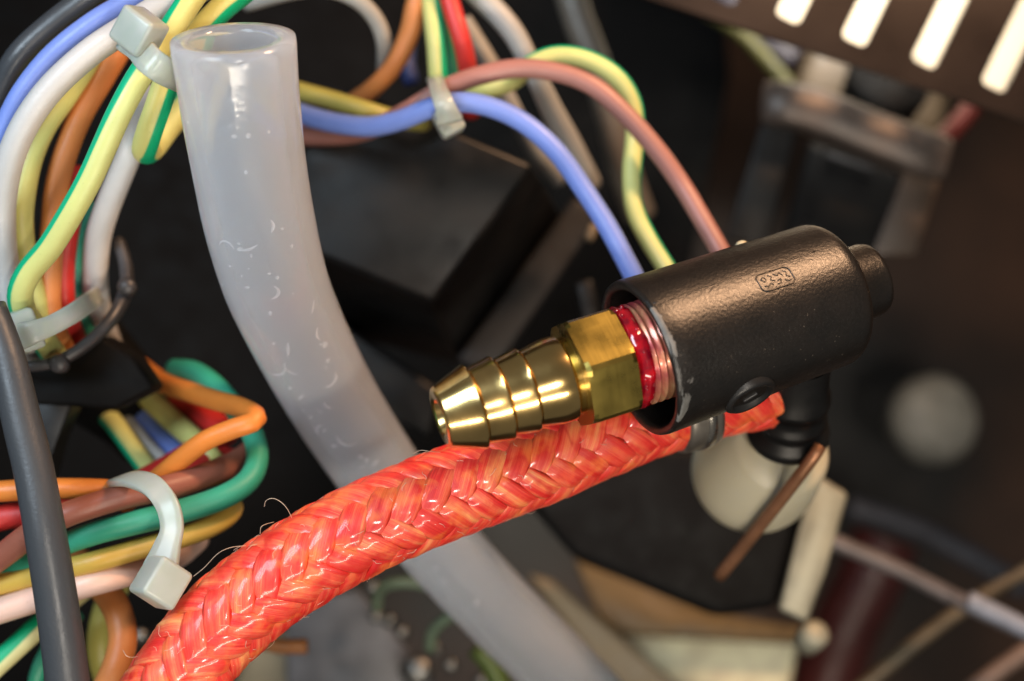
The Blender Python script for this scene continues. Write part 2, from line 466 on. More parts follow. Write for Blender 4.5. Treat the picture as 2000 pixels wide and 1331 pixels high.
G1 = 'wires of the upper left bundle'
wire('insulated_wire', [(330, -95, -1.0), (235, -45, -.95), (158, 6, -.9), (95, 54, -.9), (38, 108, -.9), (4, 170, -1.0), (-22, 240, -1.1), (-60, 330, -1.2)], M['slate'], 'dark slate grey wire curving along the outside of the upper left bundle', G1, w=50)
wire('insulated_wire', [(360, -60, -.8), (252, 4, -.75), (177, 49, -.7), (104, 108, -.7), (48, 176, -.7), (14, 240, -.75), (-14, 310, -.8), (-60, 400, -.9)], M['blue'], 'light blue wire between the dark slate and the white wire, upper left', G1, w=44)
wire('insulated_wire', [(430, -40, -.6), (315, 14, -.5), (250, 54, -.45), (177, 102, -.4), (104, 168, -.4), (54, 235, -.45), (22, 305, -.55), (6, 380, -.7), (4, 450, -.85), (12, 530, -1.0), (35, 610, -1.15), (56, 662, -1.6), (66, 696, -2.6)], M['white'], 'thick white wire sweeping round the outside of the upper left bundle', G1, w=54)
wire('insulated_wire', [(210, 60, -1.5), (165, 130, -1.3), (126, 190, -1.2), (88, 245, -1.15), (60, 310, -1.1), (46, 380, -1.1), (42, 440, -1.1), (50, 510, -1.2), (70, 590, -1.3), (90, 670, -1.5)], M['yellow'], 'pale yellow wire just inside the thick white wire, upper left', G1, w=47)
wire('insulated_wire', [(290, 10, -1.7), (232, 100, -1.5), (196, 160, -1.4), (158, 225, -1.35), (128, 300, -1.3), (110, 370, -1.3), (103, 440, -1.3), (98, 520, -1.4), (96, 600, -1.4), (112, 660, -1.6), (150, 730, -2.1)], M['orange'], 'orange wire in the middle of the upper left bundle passing under the left cable tie', G1, w=47)
wire('insulated_wire', [(160, 330, -1.8), (140, 420, -1.7), (128, 500, -1.7), (126, 580, -1.75), (142, 645, -1.9), (168, 710, -2.3)], M['red'], 'red wire showing beside the orange wire above the black ring clip', G1, w=40)
wire('insulated_wire', [(190, 400, -2.2), (165, 480, -2.1), (152, 560, -2.1), (165, 640, -2.2), (200, 700, -2.6)], M['teal'], 'dark green wire deep behind the red wire above the ring clip', G1, w=36)
wire('insulated_wire', [(300, 180, -1.5), (268, 245, -1.35), (252, 300, -1.3), (232, 350, -1.35), (208, 410, -1.5), (191, 470, -1.7), (186, 540, -1.9), (192, 605, -2.2), (215, 680, -2.8)], M['white'], 'white wire hanging down inside the bundle into the black ring clip', G1, w=50)
wire('insulated_wire', [(470, -110, -.5), (395, -30, -.35), (350, 34, -.2), (310, 96, -.1), (271, 151, 0), (233, 221, 0), (202, 290, -.05), (175, 350, -.1), (140, 414, -.2), (98, 482, -.35), (58, 530, -.5), (40, 570, -.6), (46, 610, -.8), (74, 650, -1.1), (110, 700, -1.6)], ygm('yellow_green_stripe_a', 0.15), 'yellow wire with a green stripe running down the front of the upper left bundle', G1, w=50)
wire('insulated_wire', [(560, -100, -1.0), (490, -30, -.8), (428, 22, -.6), (376, 80, -.5), (332, 145, -.45), (308, 210, -.45), (290, 262, -.5), (283, 294, -.75), (298, 288, -1.2), (330, 245, -1.45), (380, 180, -1.7), (430, 120, -2.0)], ygm('yellow_green_stripe_b', -0.20), 'yellow and green wire bent back on itself in a short loop beside the clear tube', G1, w=51)

# left grey cable in front of everything
wire('power_cable', [(-20, 600, .0, 62), (14, 700, .05, 70), (42, 820, .1, 76), (66, 920, .15, 78), (88, 1040, .2, 80), (108, 1160, .2, 82), (124, 1270, .2, 84), (140, 1400, .2, 86)], M['slate'], 'thick dark grey cable running down the left edge in front of the wires', cat='cable', seg=28)

G2 = 'wires of the lower left bundle'
wire('insulated_wire', [(-80, 965, -.8), (0, 960, -.8), (90, 955, -.8), (190, 956, -.85), (270, 962, -.9), (330, 950, -.95)], M['orange_bright'], 'orange wire lying along the top of the lower left bundle left of the tie', G2, w=42)
wire('insulated_wire', [(240, 985, -1.3), (300, 942, -1.15), (350, 900, -1.0), (400, 862, -.9), (455, 838, -.85), (492, 826, -.85), (500, 812, -.95), (470, 796, -1.2), (420, 782, -1.6), (370, 766, -2.0), (320, 748, -2.5), (250, 700, -3.4)], M['orange_bright'], 'orange wire folded into a sharp hairpin left of the clear tube', G2, w=40)
wire('insulated_wire', [(340, 722, -2.6, 42), (380, 728, -2.3, 44), (420, 755, -2.0, 44), (460, 800, -1.8, 44), (494, 850, -1.5, 44), (502, 900, -1.3, 44), (482, 942, -1.1, 46), (430, 974, -.95, 48), (350, 1000, -.85, 48), (260, 1022, -.75, 48), (190, 1040, -.75, 47), (120, 1066, -.85, 45), (40, 1110, -1.0, 44), (-60, 1190, -1.3, 44)], M['teal'], 'teal green wire looping round behind the orange hairpin, lower left bundle', G2)
wire('insulated_wire', [(500, 878, -1.9), (460, 905, -1.5), (400, 930, -1.15), (330, 952, -.9), (260, 966, -.75), (190, 985, -.65), (120, 1010, -.6), (60, 1044, -.65), (10, 1082, -.75), (-70, 1140, -.9)], M['brown'], 'brown wire above the teal wire in the lower left bundle', G2, w=50)
wire('insulated_wire', [(-80, 1040, -.9), (0, 1012, -.95), (60, 1004, -1.0), (140, 985, -1.2), (260, 950, -1.6), (370, 890, -1.9), (430, 850, -2.3)], M['red'], 'red wire tucked under the brown and orange wires at the left edge', G2, w=52)
wire('insulated_wire', [(450, 850, -2.2), (425, 832, -2.3), (390, 802, -2.5), (350, 770, -2.9)], M['red'], 'short red wire section inside the orange hairpin', G2, w=50)
wire('insulated_wire', [(462, 900, -2.4), (425, 892, -2.1), (375, 915, -1.7), (320, 940, -1.5)], M['red'], 'dark red wire just below the orange hairpin bend', G2, w=40)
wire('insulated_wire', [(448, 975, -1.6, 34), (455, 995, -1.3, 40), (425, 1022, -1.1, 42), (360, 1048, -.95, 42), (280, 1070, -.85, 42), (190, 1096, -.8, 42), (110, 1116, -.85, 42), (20, 1138, -.95, 42), (-80, 1165, -1.0, 42)], M['mustard'], 'mustard yellow wire below the teal wire in the lower left bundle', G2)
wire('insulated_wire', [(385, 1050, -2.0), (345, 1085, -1.6), (290, 1108, -1.2), (220, 1128, -.9), (130, 1153, -.85), (50, 1177, -.9), (-70, 1215, -.95)], M['pink'], 'pale pink wire lowest of the lower left bundle', G2, w=52)
wire('insulated_wire', [(180, 780, -3.2), (225, 830, -2.7), (262, 880, -2.3), (300, 930, -2.0), (340, 975, -2.0)], ygm('yellow_green_stripe_c', 0.18, 0.13), 'yellow and green wire entering the lower bundle farthest left', G2, w=40)
wire('insulated_wire', [(225, 790, -3.2), (265, 840, -2.7), (305, 885, -2.3), (350, 930, -2.1)], M['white'], 'thin white wire between yellow green and blue ends, lower left', G2, w=25)
wire('insulated_wire', [(255, 790, -3.2), (298, 835, -2.8), (335, 872, -2.4), (380, 915, -2.2)], M['blue'], 'blue wire end dropping behind the orange hairpin, lower left', G2, w=38)
wire('insulated_wire', [(230, 715, -3.9), (290, 778, -2.9), (340, 825, -2.4), (385, 865, -2.0), (420, 905, -1.9)], M['yellow'], 'thick yellow wire slanting behind the orange hairpin', G2, w=44)
G3 = 'loose wires at the bottom left'
wire('insulated_wire', [(150, 1095, -2.2), (195, 1140, -1.7), (228, 1190, -1.4), (240, 1245, -1.3), (228, 1300, -1.2), (200, 1360, -1.2)], M['orange'], 'orange wire curling down under the pink wire at the bottom', G3, w=56)
wire('insulated_wire', [(250, 1110, -3.2), (215, 1170, -2.8), (196, 1240, -2.6), (200, 1300, -2.6), (230, 1370, -2.6)], M['olive'], 'olive green wire blurred behind the curling orange wire', G3, w=50)
wire('insulated_wire', [(-70, 1360, -1.2), (-10, 1302, -1.2), (40, 1256, -1.3), (90, 1210, -1.4), (150, 1160, -1.7), (200, 1120, -2.2)], ygm('yellow_green_stripe_d', -0.1, 0.12, (226, 222, 160)), 'pale yellow and green wire crossing behind the grey cable at bottom left', G3, w=46)
wire('insulated_wire', [(60, 1400, -1.9), (72, 1320, -1.8), (98, 1262, -1.9), (150, 1200, -2.2)], M['teal'], 'green wire in the bottom left corner below the striped wire', G3, w=30)

G4 = 'wires crossing the upper middle'
ZB = -2.3
wire('insulated_wire', [(830, -50, -2.6, 42), (812, 10, -2.6, 41), (798, 70, -2.7, 40), (768, 130, -2.8, 38), (722, 178, -3.0, 36), (660, 215, -3.6, 36)], M['orange'], 'orange wire coming down from the top edge behind the clear tube mouth', G4)
wire('insulated_wire', [(838, -40, -2.6), (845, 30, -2.5), (852, 90, -2.45), (856, 150, -2.5), (862, 200, -2.7)], ygm('yellow_green_stripe_e', -0.20, 0.12), 'straight yellow and green wire hanging from the top edge beside the red wire', G4, w=38)
wire('insulated_wire', [(868, -40, -2.9), (876, 40, -2.85), (884, 100, -2.8), (888, 170, -3.0)], M['teal'], 'dark green wire squeezed between the yellow and the red wire at the top', G4, w=26)
wire('insulated_wire', [(865, -50, -2.4), (884, 20, -2.4), (902, 80, -2.4), (914, 140, -2.6), (920, 220, -3.2)], M['red'], 'red wire coming down from the top edge into the brown wire', G4, w=38)
wire('insulated_wire', [(880, -60, -2.8, 50), (940, -5, -2.8, 48), (1000, 60, -2.8, 44), (1042, 140, -2.9, 40), (1075, 210, -3.2, 44), (1110, 280, -3.6, 50), (1150, 360, -4.2, 50)], M['white_grey'], 'thick greyish white wire running from the top edge behind the blue wire', G4)
wire('insulated_wire', [(905, 40, -3.6), (960, 130, -3.6), (1000, 210, -3.8), (1040, 290, -4.2), (1090, 350, -5.0)], M['white_grey'], 'thinner grey wire behind the thick greyish white wire', G4, w=34)
wire('insulated_wire', [(480, 8, -2.6), (560, -14, -2.4), (630, -22, -2.3), (690, -4, -2.4), (730, 32, -2.6), (750, 80, -2.8), (752, 140, -3.2)], M['white_grey'], 'grey white wire arching over the black gap at the top', G4, w=32)
wire('insulated_wire', [(800, 60, -4.5), (795, 120, -4.2), (805, 165, -4.2)], M['darkblue'], 'dark blue wire deep in the shadow behind the orange wire', G4, w=32)
wire('insulated_wire', [(540, 165, -3.0), (590, 180, -2.8), (650, 196, -2.7), (710, 214, -2.6), (770, 232, -2.7), (830, 240, -3.0)], M['olive'], 'olive yellow wire running from behind the clear tube into the brown wire', G4, w=36)
wire('insulated_wire', [(560, 262, -3.2), (620, 266, -3.0), (690, 262, -2.7), (740, 246, -2.4), (800, 215, -2.1), (860, 178, -2.0), (930, 150, -2.0), (1010, 134, -2.0), (1090, 142, -2.0), (1160, 170, -2.0), (1220, 222, -2.0), (1280, 290, -2.0), (1330, 360, -2.0), (1372, 430, -1.9), (1412, 500, -1.8), (1450, 575, -1.8)], M['brown_pink'], 'pinkish brown wire arching over the black block and down to the connector', G4, w=38)
wire('insulated_wire', [(900, 190, -2.9), (950, 176, -2.6), (1000, 158, -2.5), (1040, 125, -2.3), (1090, 108, -2.3), (1150, 118, -2.3), (1205, 152, -2.3), (1236, 205, -2.35), (1240, 270, -2.35), (1234, 340, -2.3), (1240, 410, -2.2), (1268, 470, -2.1), (1308, 535, -2.0), (1340, 600, -2.0)], ygm('yellow_green_stripe_f', -0.24, 0.11), 'yellow and green wire arching over and dropping straight down to the connector', G4, w=38)
wire('insulated_wire', [(540, 205, -2.9), (590, 224, -2.7), (650, 240, -2.4), (720, 248, -2.1), (780, 236, -1.9), (840, 212, -1.75), (900, 200, -1.7), (965, 212, -1.7), (1030, 245, -1.7), (1090, 300, -1.7), (1140, 370, -1.7), (1185, 440, -1.65), (1220, 505, -1.6), (1248, 560, -1.6), (1280, 630, -1.7)], M['blue'], 'light blue wire arching from behind the clear tube to the black connector', G4, w=40)
wire('insulated_wire', [(1100, -60, -6.0), (1130, 40, -6.0), (1165, 130, -6.0), (1190, 220, -6.0), (1215, 320, -6.2), (1250, 420, -6.6)], M['greybrown'], 'blurred grey brown cable far behind the blue wire', G4, w=60)
wire('insulated_wire', [(1290, -40, -8.5), (1370, 15, -8.5), (1440, 60, -8.5), (1500, 120, -8.5), (1545, 175, -8.5)], plain_mat('dull_olive', (84, 84, 44), rough=.5), 'blurred olive wire far back at the top right of centre', 'wires far back at the right', w=30)
wire('insulated_wire', [(1380, -40, -9), (1440, 20, -9), (1500, 80, -9), (1550, 120, -9)], plain_mat('lilac_grey', (58, 56, 68), rough=0.5), 'blurred lilac grey wire far back beside the olive wire', 'wires far back at the right', w=50)
wire('insulated_wire', [(1912, 192, -8.4), (1870, 245, -8.2), (1820, 285, -8.0), (1760, 300, -8.2)], plain_mat('dull_red', (74, 20, 15), rough=.5), 'dark red wire ending behind the pale bracket at the right', 'wires far back at the right', w=40)

# ---------------------------------------------------------------- cable ties
def strap_section(wd, th):
    return [(-th, -wd * .94), (-th * .6, -wd), (th * .6, -wd), (th, -wd * .9), (th * 1.08, -wd * .4), (th * 1.08, wd * .4), (th, wd * .9), (th * .6, wd), (-th * .6, wd), (-th, wd * .94)]
def cable_tie(label, group, head_c, hx, hy, hz, hs, strap_pts, sw, st, wdir, tail=None):
    """head_c centre; hx, hy, hz head axes; hs sizes; strap: px path; wdir = direction of the strap's width"""
    r = root('cable_tie', head_c, label, 'cable tie', group)
    bm = box_bm(head_c, hx, hy, hz, hs[0], hs[1], hs[2], bev=0.04, seg=4)
    link('head', bm, M['nylon'], r)
    pos, rad = pxpath(strap_pts, 10, 10); pos, rad = resample(pos, [1.0] * len(pos), 0.04)
    near = 0 if (pos[0] - head_c).length < (pos[-1] - head_c).length else -1
    rad = [1 + .55 * max(0, 1 - (p - pos[near]).length / .30) ** 1.3 for p in pos]      # the strap flares into the head
    bm = sweep_bm(pos, rad, ref=lambda t: t.cross(wdir), section=strap_section(sw, st), caps=True)
    link('strap', bm, M['nylon'], r)
    if tail:
        pos, rad = pxpath(tail, 8, 10); pos, rad = resample(pos, [1.0] * len(pos), 0.04)
        link('tail', sweep_bm(pos, rad, ref=lambda t: t.cross(wdir), section=strap_section(sw, st)), M['nylon'], r)
    return r
def V(x, y, z): return Vector((x, y, z)).normalized()
def basis(ang_deg, tilt_x=0.0, tilt_y=0.0):
    R = Matrix.Rotation(math.radians(ang_deg), 3, 'Z') @ Matrix.Rotation(math.radians(tilt_x), 3, 'X') @ Matrix.Rotation(math.radians(tilt_y), 3, 'Y')
    return R @ Vector((1, 0, 0)), R @ Vector((0, 1, 0)), R @ Vector((0, 0, 1))
GT = 'milky nylon cable ties'
bx = basis(-34, 18, -12)
cable_tie('cable tie on the upper left bundle touching the clear tube mouth', GT, P(272, 62, .25), bx[0], bx[1], bx[2], (.32, .31, .28),
          [(262, 70, .05), (285, 110, .30), (310, 132, .34), (345, 150, .12), (368, 158, -.3), (372, 140, -1.0), (330, 90, -1.6), (240, 30, -1.6), (190, 10, -1.2)], .115, .035, V(.62, .78, 0))
bx = basis(18, 10, 22)
cable_tie('cable tie at the left edge above the black ring clip', GT, P(22, 655, -.55), bx[0], bx[1], bx[2], (.46, .36, .34),
          [(30, 660, -.5), (62, 650, -.42), (100, 636, -.55), (140, 614, -.75), (172, 592, -1.1), (190, 578, -1.7), (180, 580, -2.3), (100, 620, -2.4)], .085, .03, V(-.4, .9, 0))
bx = basis(-28, -24, 30)
cable_tie('cable tie wrapped round the lower left bundle next to the red hose', GT, P(314, 1138, .12), bx[0], bx[1], bx[2], (.32, .34, .32),
          [(232, 948, -1.1), (232, 938, -.75), (262, 936, -.42), (298, 950, -.22), (326, 985, -.1), (336, 1030, -.05), (326, 1070, .0), (314, 1110, .05)], .095, .032, V(.93, .36, 0),
          )
bx = basis(28, 0, 10)
cable_tie('blurred cable tie holding the blue and brown wires in the upper middle', GT, P(876, 238, -1.7), bx[0], bx[1], bx[2], (.23, .26, .22),
          [(878, 236, -1.5), (868, 205, -1.35), (858, 180, -1.5), (852, 160, -1.9), (850, 155, -2.5)], .08, .03, V(.96, .2, 0))

# ---------------------------------------------------------------- ring clip
rc = root('ring_clip', P(150, 690, -2.0), 'black plastic ring clip carrying the upper left wire bundle', 'clip')
pos, rad = pxpath([(232, 470, -1.9, 20), (246, 520, -1.8, 22), (246, 565, -1.65, 22), (226, 612, -1.45, 22), (190, 655, -1.3, 22), (145, 690, -1.2, 22), (100, 710, -1.15, 22), (50, 716, -1.15, 22), (-20, 708, -1.2, 22)], 8)
pos, rad = resample(pos, rad, .06)
link('ring', sweep_bm(pos, rad, 16, section=[(-1.6, -.8), (-.9, -1), (.9, -1), (1.6, -.8), (1.6, .8), (.9, 1), (-.9, 1), (-1.6, .8)]), M['darkgrey'], rc)
for (x, y, z) in ((250, 562, -1.55), (118, 712, -1.0)):
    link('knob', lathe_bm([(-.12, 0), (-.12, .07), (.08, .085), (.12, .06), (.13, 0)], P(x, y, z), Vector((0.1, .1, 1)), 24), M['darkgrey'], rc)
link('bracket', flat_plate([(60, 745), (150, 770), (110, 860), (85, 960), (50, 960), (40, 800)], -1.9, .4, .04), M['black'], rc)
link('funnel', flat_plate([(40, 716), (102, 712), (150, 690), (192, 655), (260, 700), (300, 760), (225, 800), (60, 790)], -1.45, .5, .05), M['blackmatt'], rc)
link('conduit', sweep_bm(*resample(*pxpath([(120, 660, -3.2, 220), (190, 735, -3.1, 200), (265, 800, -3.4, 170), (300, 840, -3.8, 160)], 8), .08), 28), M['blackmatt'], rc)

# ---------------------------------------------------------------- silicone tube
tube_pts = [(455, 76, .42, 246), (463, 150, .28, 238), (474, 240, .1, 230), (489, 340, -.12, 222), (508, 440, -.38, 216), (534, 540, -.7, 206),
            (566, 620, -1.05, 196), (606, 702, -1.45, 187), (652, 785, -1.85, 179), (702, 865, -2.2, 172), (760, 950, -2.6, 165), (828, 1032, -2.95, 160),
            (890, 1103, -3.25, 156), (972, 1190, -3.6, 152), (1062, 1280, -3.95, 150), (1170, 1392, -4.4, 150)]
st = root('silicone_tube', P(455, 76, .42), 'clear milky silicone tube with an open cut end, passing behind the red hose', 'tube')
pos, rad = pxpath(tube_pts, 8); pos, rad = resample(pos, rad, .06)
bm = bmesh.new(); uv = bm.loops.layers.uv.new('UVMap')
F = frames(pos); seg = 48; outer = []; inner = []
for i, (p, r) in enumerate(zip(pos, rad)):
    t, N, B = F[i]; a = []; b_ = []
    ir = r * (0.70 if i > 0 else .72)
    for k in range(seg):
        th = 2 * PI * k / seg; d = N * math.cos(th) + B * math.sin(th)
        wob = 1 + .006 * noise.noise(p * 1.3 + d * 1.1)
        a.append(bm.verts.new(p + d * r * wob * (0.985 if i == 0 else 1))); b_.append(bm.verts.new(p + d * ir))
    outer.append(a); inner.append(b_)
for i in range(len(pos) - 1):
    for k in range(seg):
        k2 = (k + 1) % seg
        bm.faces.new((outer[i][k], outer[i][k2], outer[i + 1][k2], outer[i + 1][k]))
        bm.faces.new((inner[i][k2], inner[i][k], inner[i + 1][k], inner[i + 1][k2]))
for k in range(seg):
    k2 = (k + 1) % seg
    bm.faces.new((outer[0][k2], outer[0][k], inner[0][k], inner[0][k2]))
    bm.faces.new((outer[-1][k], outer[-1][k2], inner[-1][k2], inner[-1][k]))
link('tube_wall', bm, M['silicone'], st)
# moisture and scuff marks clinging inside the bore
rnd = random.Random(21)
bm = bmesh.new(); bm.loops.layers.uv.new('UVMap')
bmf = bmesh.new()
for q in range(80):
    big = q < 15
    f = rnd.triangular(.10, .62, .28) if big else rnd.uniform(.05, .75)
    i0 = int(f * (len(pos) - 1)); th0 = rnd.gauss(0.15, .55)
    r0 = rad[i0] * rnd.choice((.70, .74, .78))
    if big:
        n_ = 12; pts_ = []; a0 = rnd.uniform(0, 2 * PI); da = rnd.choice((-1, 1)) * rnd.uniform(.04, .32); st_ = rnd.uniform(.009, .022)
        t, N, B = F[i0]; th = th0; off_ = 0.0
        for e in range(n_):
            pts_.append(pos[i0] + t * off_ + (N * math.cos(th) + B * math.sin(th)) * rad[i0] * .745)
            a0 += da + rnd.uniform(-.12, .12); off_ += math.cos(a0) * st_; th += math.sin(a0) * st_ / (rad[i0] * .75)
        mx = rnd.uniform(.006, .014)
        sweep_bm(pts_, [mx * math.sin(PI * (e + .35) / (n_ - .3)) + .002 for e in range(n_)], 8, bm=bm)
    else:
        t, N, B = F[i0]; c = pos[i0] + (N * math.cos(th0) + B * math.sin(th0)) * r0
        g = bmesh.ops.create_icosphere(bm, subdivisions=2, radius=rnd.uniform(.006, .018) * (1.5 if rnd.random() < .15 else 1))
        sc = Vector((rnd.uniform(.7, 1.5), rnd.uniform(.7, 1.5), rnd.uniform(.5, .9)))
        for v in g['verts']: v.co = Vector((v.co.x * sc.x, v.co.y * sc.y, v.co.z * sc.z)) + c
bmf.free()
tag(link('moisture_marks', bm, M['water'], st), kind='stuff')

# ---------------------------------------------------------------- braided hose
HR = .368
hose_px = [(262, 1470, -.1), (300, 1400, -.1), (345, 1330, -.1), (403, 1251, -.12), (488, 1171, -.15), (592, 1098, -.2), (696, 1040, -.28), (780, 1001, -.36), (848, 974, -.44),
           (905, 953, -.52), (1028, 908, -.68), (1140, 862, -.85), (1260, 812, -1.05), (1340, 788, -1.18), (1430, 765, -1.3), (1525, 748, -1.5)]
pos, _ = pxpath(hose_px, 8, 10); pos, rad = resample(pos, [HR] * len(pos), .022)
hs = root('braided_hose', P(345, 1330, -.1), 'red and orange braided hose, glossy, running under the brass fitting', 'hose')
Lc = [0.0]
for a, b_ in zip(pos, pos[1:]): Lc.append(Lc[-1] + (b_ - a).length)
F = frames(pos)
link('liner', sweep_bm(pos[::4], [HR * .9] * len(pos[::4]), 32), M['liner'], hs)
NC = 8; PITCH = 1.92; TH0 = math.radians(-72)
NW = 9; AMP = .017; SW = .118; TK = .022
def strand(idx, sgn):
    bm = bmesh.new(); uv = bm.loops.layers.uv.new('UVMap')
    rr = random.Random(idx * 7 + (3 if sgn > 0 else 11)); off = rr.uniform(-.02, .02)
    rows = []; vv = []
    tmp = []
    for i, p in enumerate(pos):
        s = Lc[i]; th = 2 * PI * (idx / NC + sgn * s / PITCH)
        q = 2 * idx + sgn * 2 * NC * s / PITCH
        wv = max(-1, min(1, 1.5 * math.cos(2 * PI * (q - .5) / 4))) * sgn
        jit = noise.noise(Vector((s * 1.7, idx * 3.1, sgn * 9.0)))
        tmp.append((th + TH0 + jit * .09 + off, wv, s, 1 + .2 * noise.noise(Vector((s * 2.3, idx * 5.3, sgn * 4.0)))))
    for i, p in enumerate(pos):
        th, wv, s, wf = tmp[i]
        t, N, B = F[i]
        # direction of the strand on the surface
        tang = (t * PITCH + (N * -math.sin(th) + B * math.cos(th)) * (2 * PI * HR * sgn)).normalized()
        rad_d = N * math.cos(th) + B * math.sin(th)
        row = []
        for side in (0, 1):
            for j in range(NW):
                x = (j / (NW - 1)) * 2 - 1
                if side: x = -x
                h = math.sqrt(max(0, 1 - abs(x) ** 2.6))
                # across the strand on the cylinder: split into axial and angular displacement
                acr = tang.cross(rad_d)
                dx = x * SW * wf
                ax = acr.dot(t) * dx; an = acr.dot(N * -math.sin(th) + B * math.cos(th)) * dx / HR
                th2 = th + an
                d2 = N * math.cos(th2) + B * math.sin(th2)
                lump = .009 * noise.noise(Vector((x * 3.2, s * 1.5, idx + sgn * 20)))
                r = HR + wv * AMP + .010 * noise.noise(Vector((s * 2.9, idx * 8.1, sgn * 6.0))) + (TK * h + lump * h if side == 0 else -TK * .4 * h) - .012
                if side == 0 or (j > 0 and j < NW - 1):
                    row.append((p + t * ax + d2 * r, (x + 1) / 2))
        rows.append([(bm.verts.new(c), u) for c, u in row]); vv.append(s)
    m_ = len(rows[0]); slen = math.sqrt(1 + (2 * PI * HR / PITCH) ** 2)
    for i in range(len(rows) - 1):
        for k in range(m_):
            k2 = (k + 1) % m_
            f = bm.faces.new((rows[i][k][0], rows[i][k2][0], rows[i + 1][k2][0], rows[i + 1][k][0]))
            for l, (a, b_) in zip(f.loops, ((rows[i][k][1], vv[i]), (rows[i][k2][1], vv[i]), (rows[i + 1][k2][1], vv[i + 1]), (rows[i + 1][k][1], vv[i + 1]))):
                l[uv].uv = (a, b_ * slen)
    link('braid_strand', bm, M['yarn'], hs)
for i in range(NC):
    strand(i, 1); strand(i, -1)
def stray(pts):
    p_, r_ = pxpath(pts, 8, 1.0); link('stray_fibre', sweep_bm(p_, r_, 6), M['hair'], hs)
stray([(516, 990, .05), (520, 978, .1), (534, 974, .12), (550, 982, .12), (562, 996, .1), (570, 1012, .0)])
stray([(378, 1126, .1), (400, 1108, .15), (425, 1082, .15), (450, 1070, .1), (480, 1066, 0)])
stray([(508, 1044, .1), (510, 1030, .15), (520, 1024, .1), (535, 1020, 0)])
stray([(240, 1270, .1), (248, 1282, .15), (262, 1284, .1), (275, 1280, 0)])
stray([(808, 886, -.1), (822, 880, 0), (840, 882, 0), (860, 884, -.2)])
bm = bmesh.new(); bm.loops.layers.uv.new('UVMap'); rf = random.Random(5)
for q in range(150):
    i = rf.randint(40, len(pos) - 90); t, N, B = F[i]; th = rf.uniform(-1.9, 1.9); d = N * math.cos(th) + B * math.sin(th)
    p0 = pos[i] + d * (HR + .008); v = (t * rf.uniform(-1, 1) + (N * -math.sin(th) + B * math.cos(th)) * rf.uniform(-1, 1)).normalized(); L_ = rf.uniform(.04, .13); up = rf.uniform(.0, .35)
    fp = [p0 + v * (L_ * k / 5) + d * (up * L_ * math.sin(k / 5 * 2.2)) + t * (.01 * math.sin(k * 1.3 + q)) for k in range(6)]
    sweep_bm(fp, [.0016] * 6, 4, bm=bm)
tag(link('fibre_fuzz', bm, M['hair'], hs), kind='stuff')
# crimp ferrule
i0 = min(range(len(pos)), key=lambda i: (pos[i] - P(1308, 797, -1.1)).length); i1 = min(range(len(pos)), key=lambda i: (pos[i] - P(1378, 777, -1.22)).length)
seg_ = pos[i0:i1 + 1:2]
link('ferrule', sweep_bm(seg_, [HR * 1.17 if (k not in (0, len(seg_) - 1)) else HR * 1.13 for k in range(len(seg_))], 40), plain_mat('dull_ferrule', (150, 144, 136), rough=.38, metal=.85), hs)
link('ferrule_ridge', sweep_bm(pos[i0 + 8:i0 + 13:2], [HR * 1.2] * len(pos[i0 + 8:i0 + 13:2]), 40), M['steel'], hs)

# ---------------------------------------------------------------- brass fitting
PHI = math.radians(13.5); TILT = math.radians(17.2)
bax = Vector((math.cos(PHI) * math.cos(TILT), math.cos(PHI) * math.sin(TILT), -math.sin(PHI)))
T0 = P(858, 816, .50)
bf = root('barbed_fitting', T0, 'brass hose fitting with four barbs and a hex nut screwed into the black connector', 'hose fitting')
u = K * 1.0
def B_(s, r): return (s * u, r * u)
prof = [B_(14, 0), B_(14, 28), B_(2, 34), B_(0, 40), B_(-1, 52), B_(1, 57), B_(4, 60), B_(62, 82), B_(66, 84), B_(69, 83.5), B_(70.5, 76), B_(72.5, 71), B_(75, 74.5),
        B_(116, 82), B_(120, 83.5), B_(123, 83), B_(124.5, 76), B_(126.5, 71), B_(129, 75), B_(168, 82), B_(172, 83.5), B_(175, 83), B_(176.5, 76), B_(178.5, 71.5), B_(181, 75.5),
        B_(226, 84), B_(244, 84.5), B_(252, 83.5), B_(256, 80), B_(258, 77), B_(261, 76.5), B_(280, 77)]
def densify(pr, mx):
    out = [pr[0]]
    for a, b_ in zip(pr, pr[1:]):
        n = max(1, int(math.hypot(b_[0] - a[0], b_[1] - a[1]) / mx))
        for k in range(1, n + 1): out.append((a[0] + (b_[0] - a[0]) * k / n, a[1] + (b_[1] - a[1]) * k / n))
    return out
def smooth_by_angle(o, ang=28):
    bpy.context.view_layer.objects.active = o
    me = o.data
    bm = bmesh.new(); bm.from_mesh(me)
    for e in bm.edges:
        if len(e.link_faces) == 2 and e.calc_face_angle(0) > math.radians(ang): e.smooth = False
    bm.to_mesh(me); bm.free()
    return o
smooth_by_angle(link('barbed_stem', lathe_bm(densify(prof, .05), T0, bax, 72), M['brass'], bf), 22)
link('bore', lathe_bm([(.058, .112), (.6, .112), (.6, 0)], T0, bax, 40), M['blackmatt'], bf)
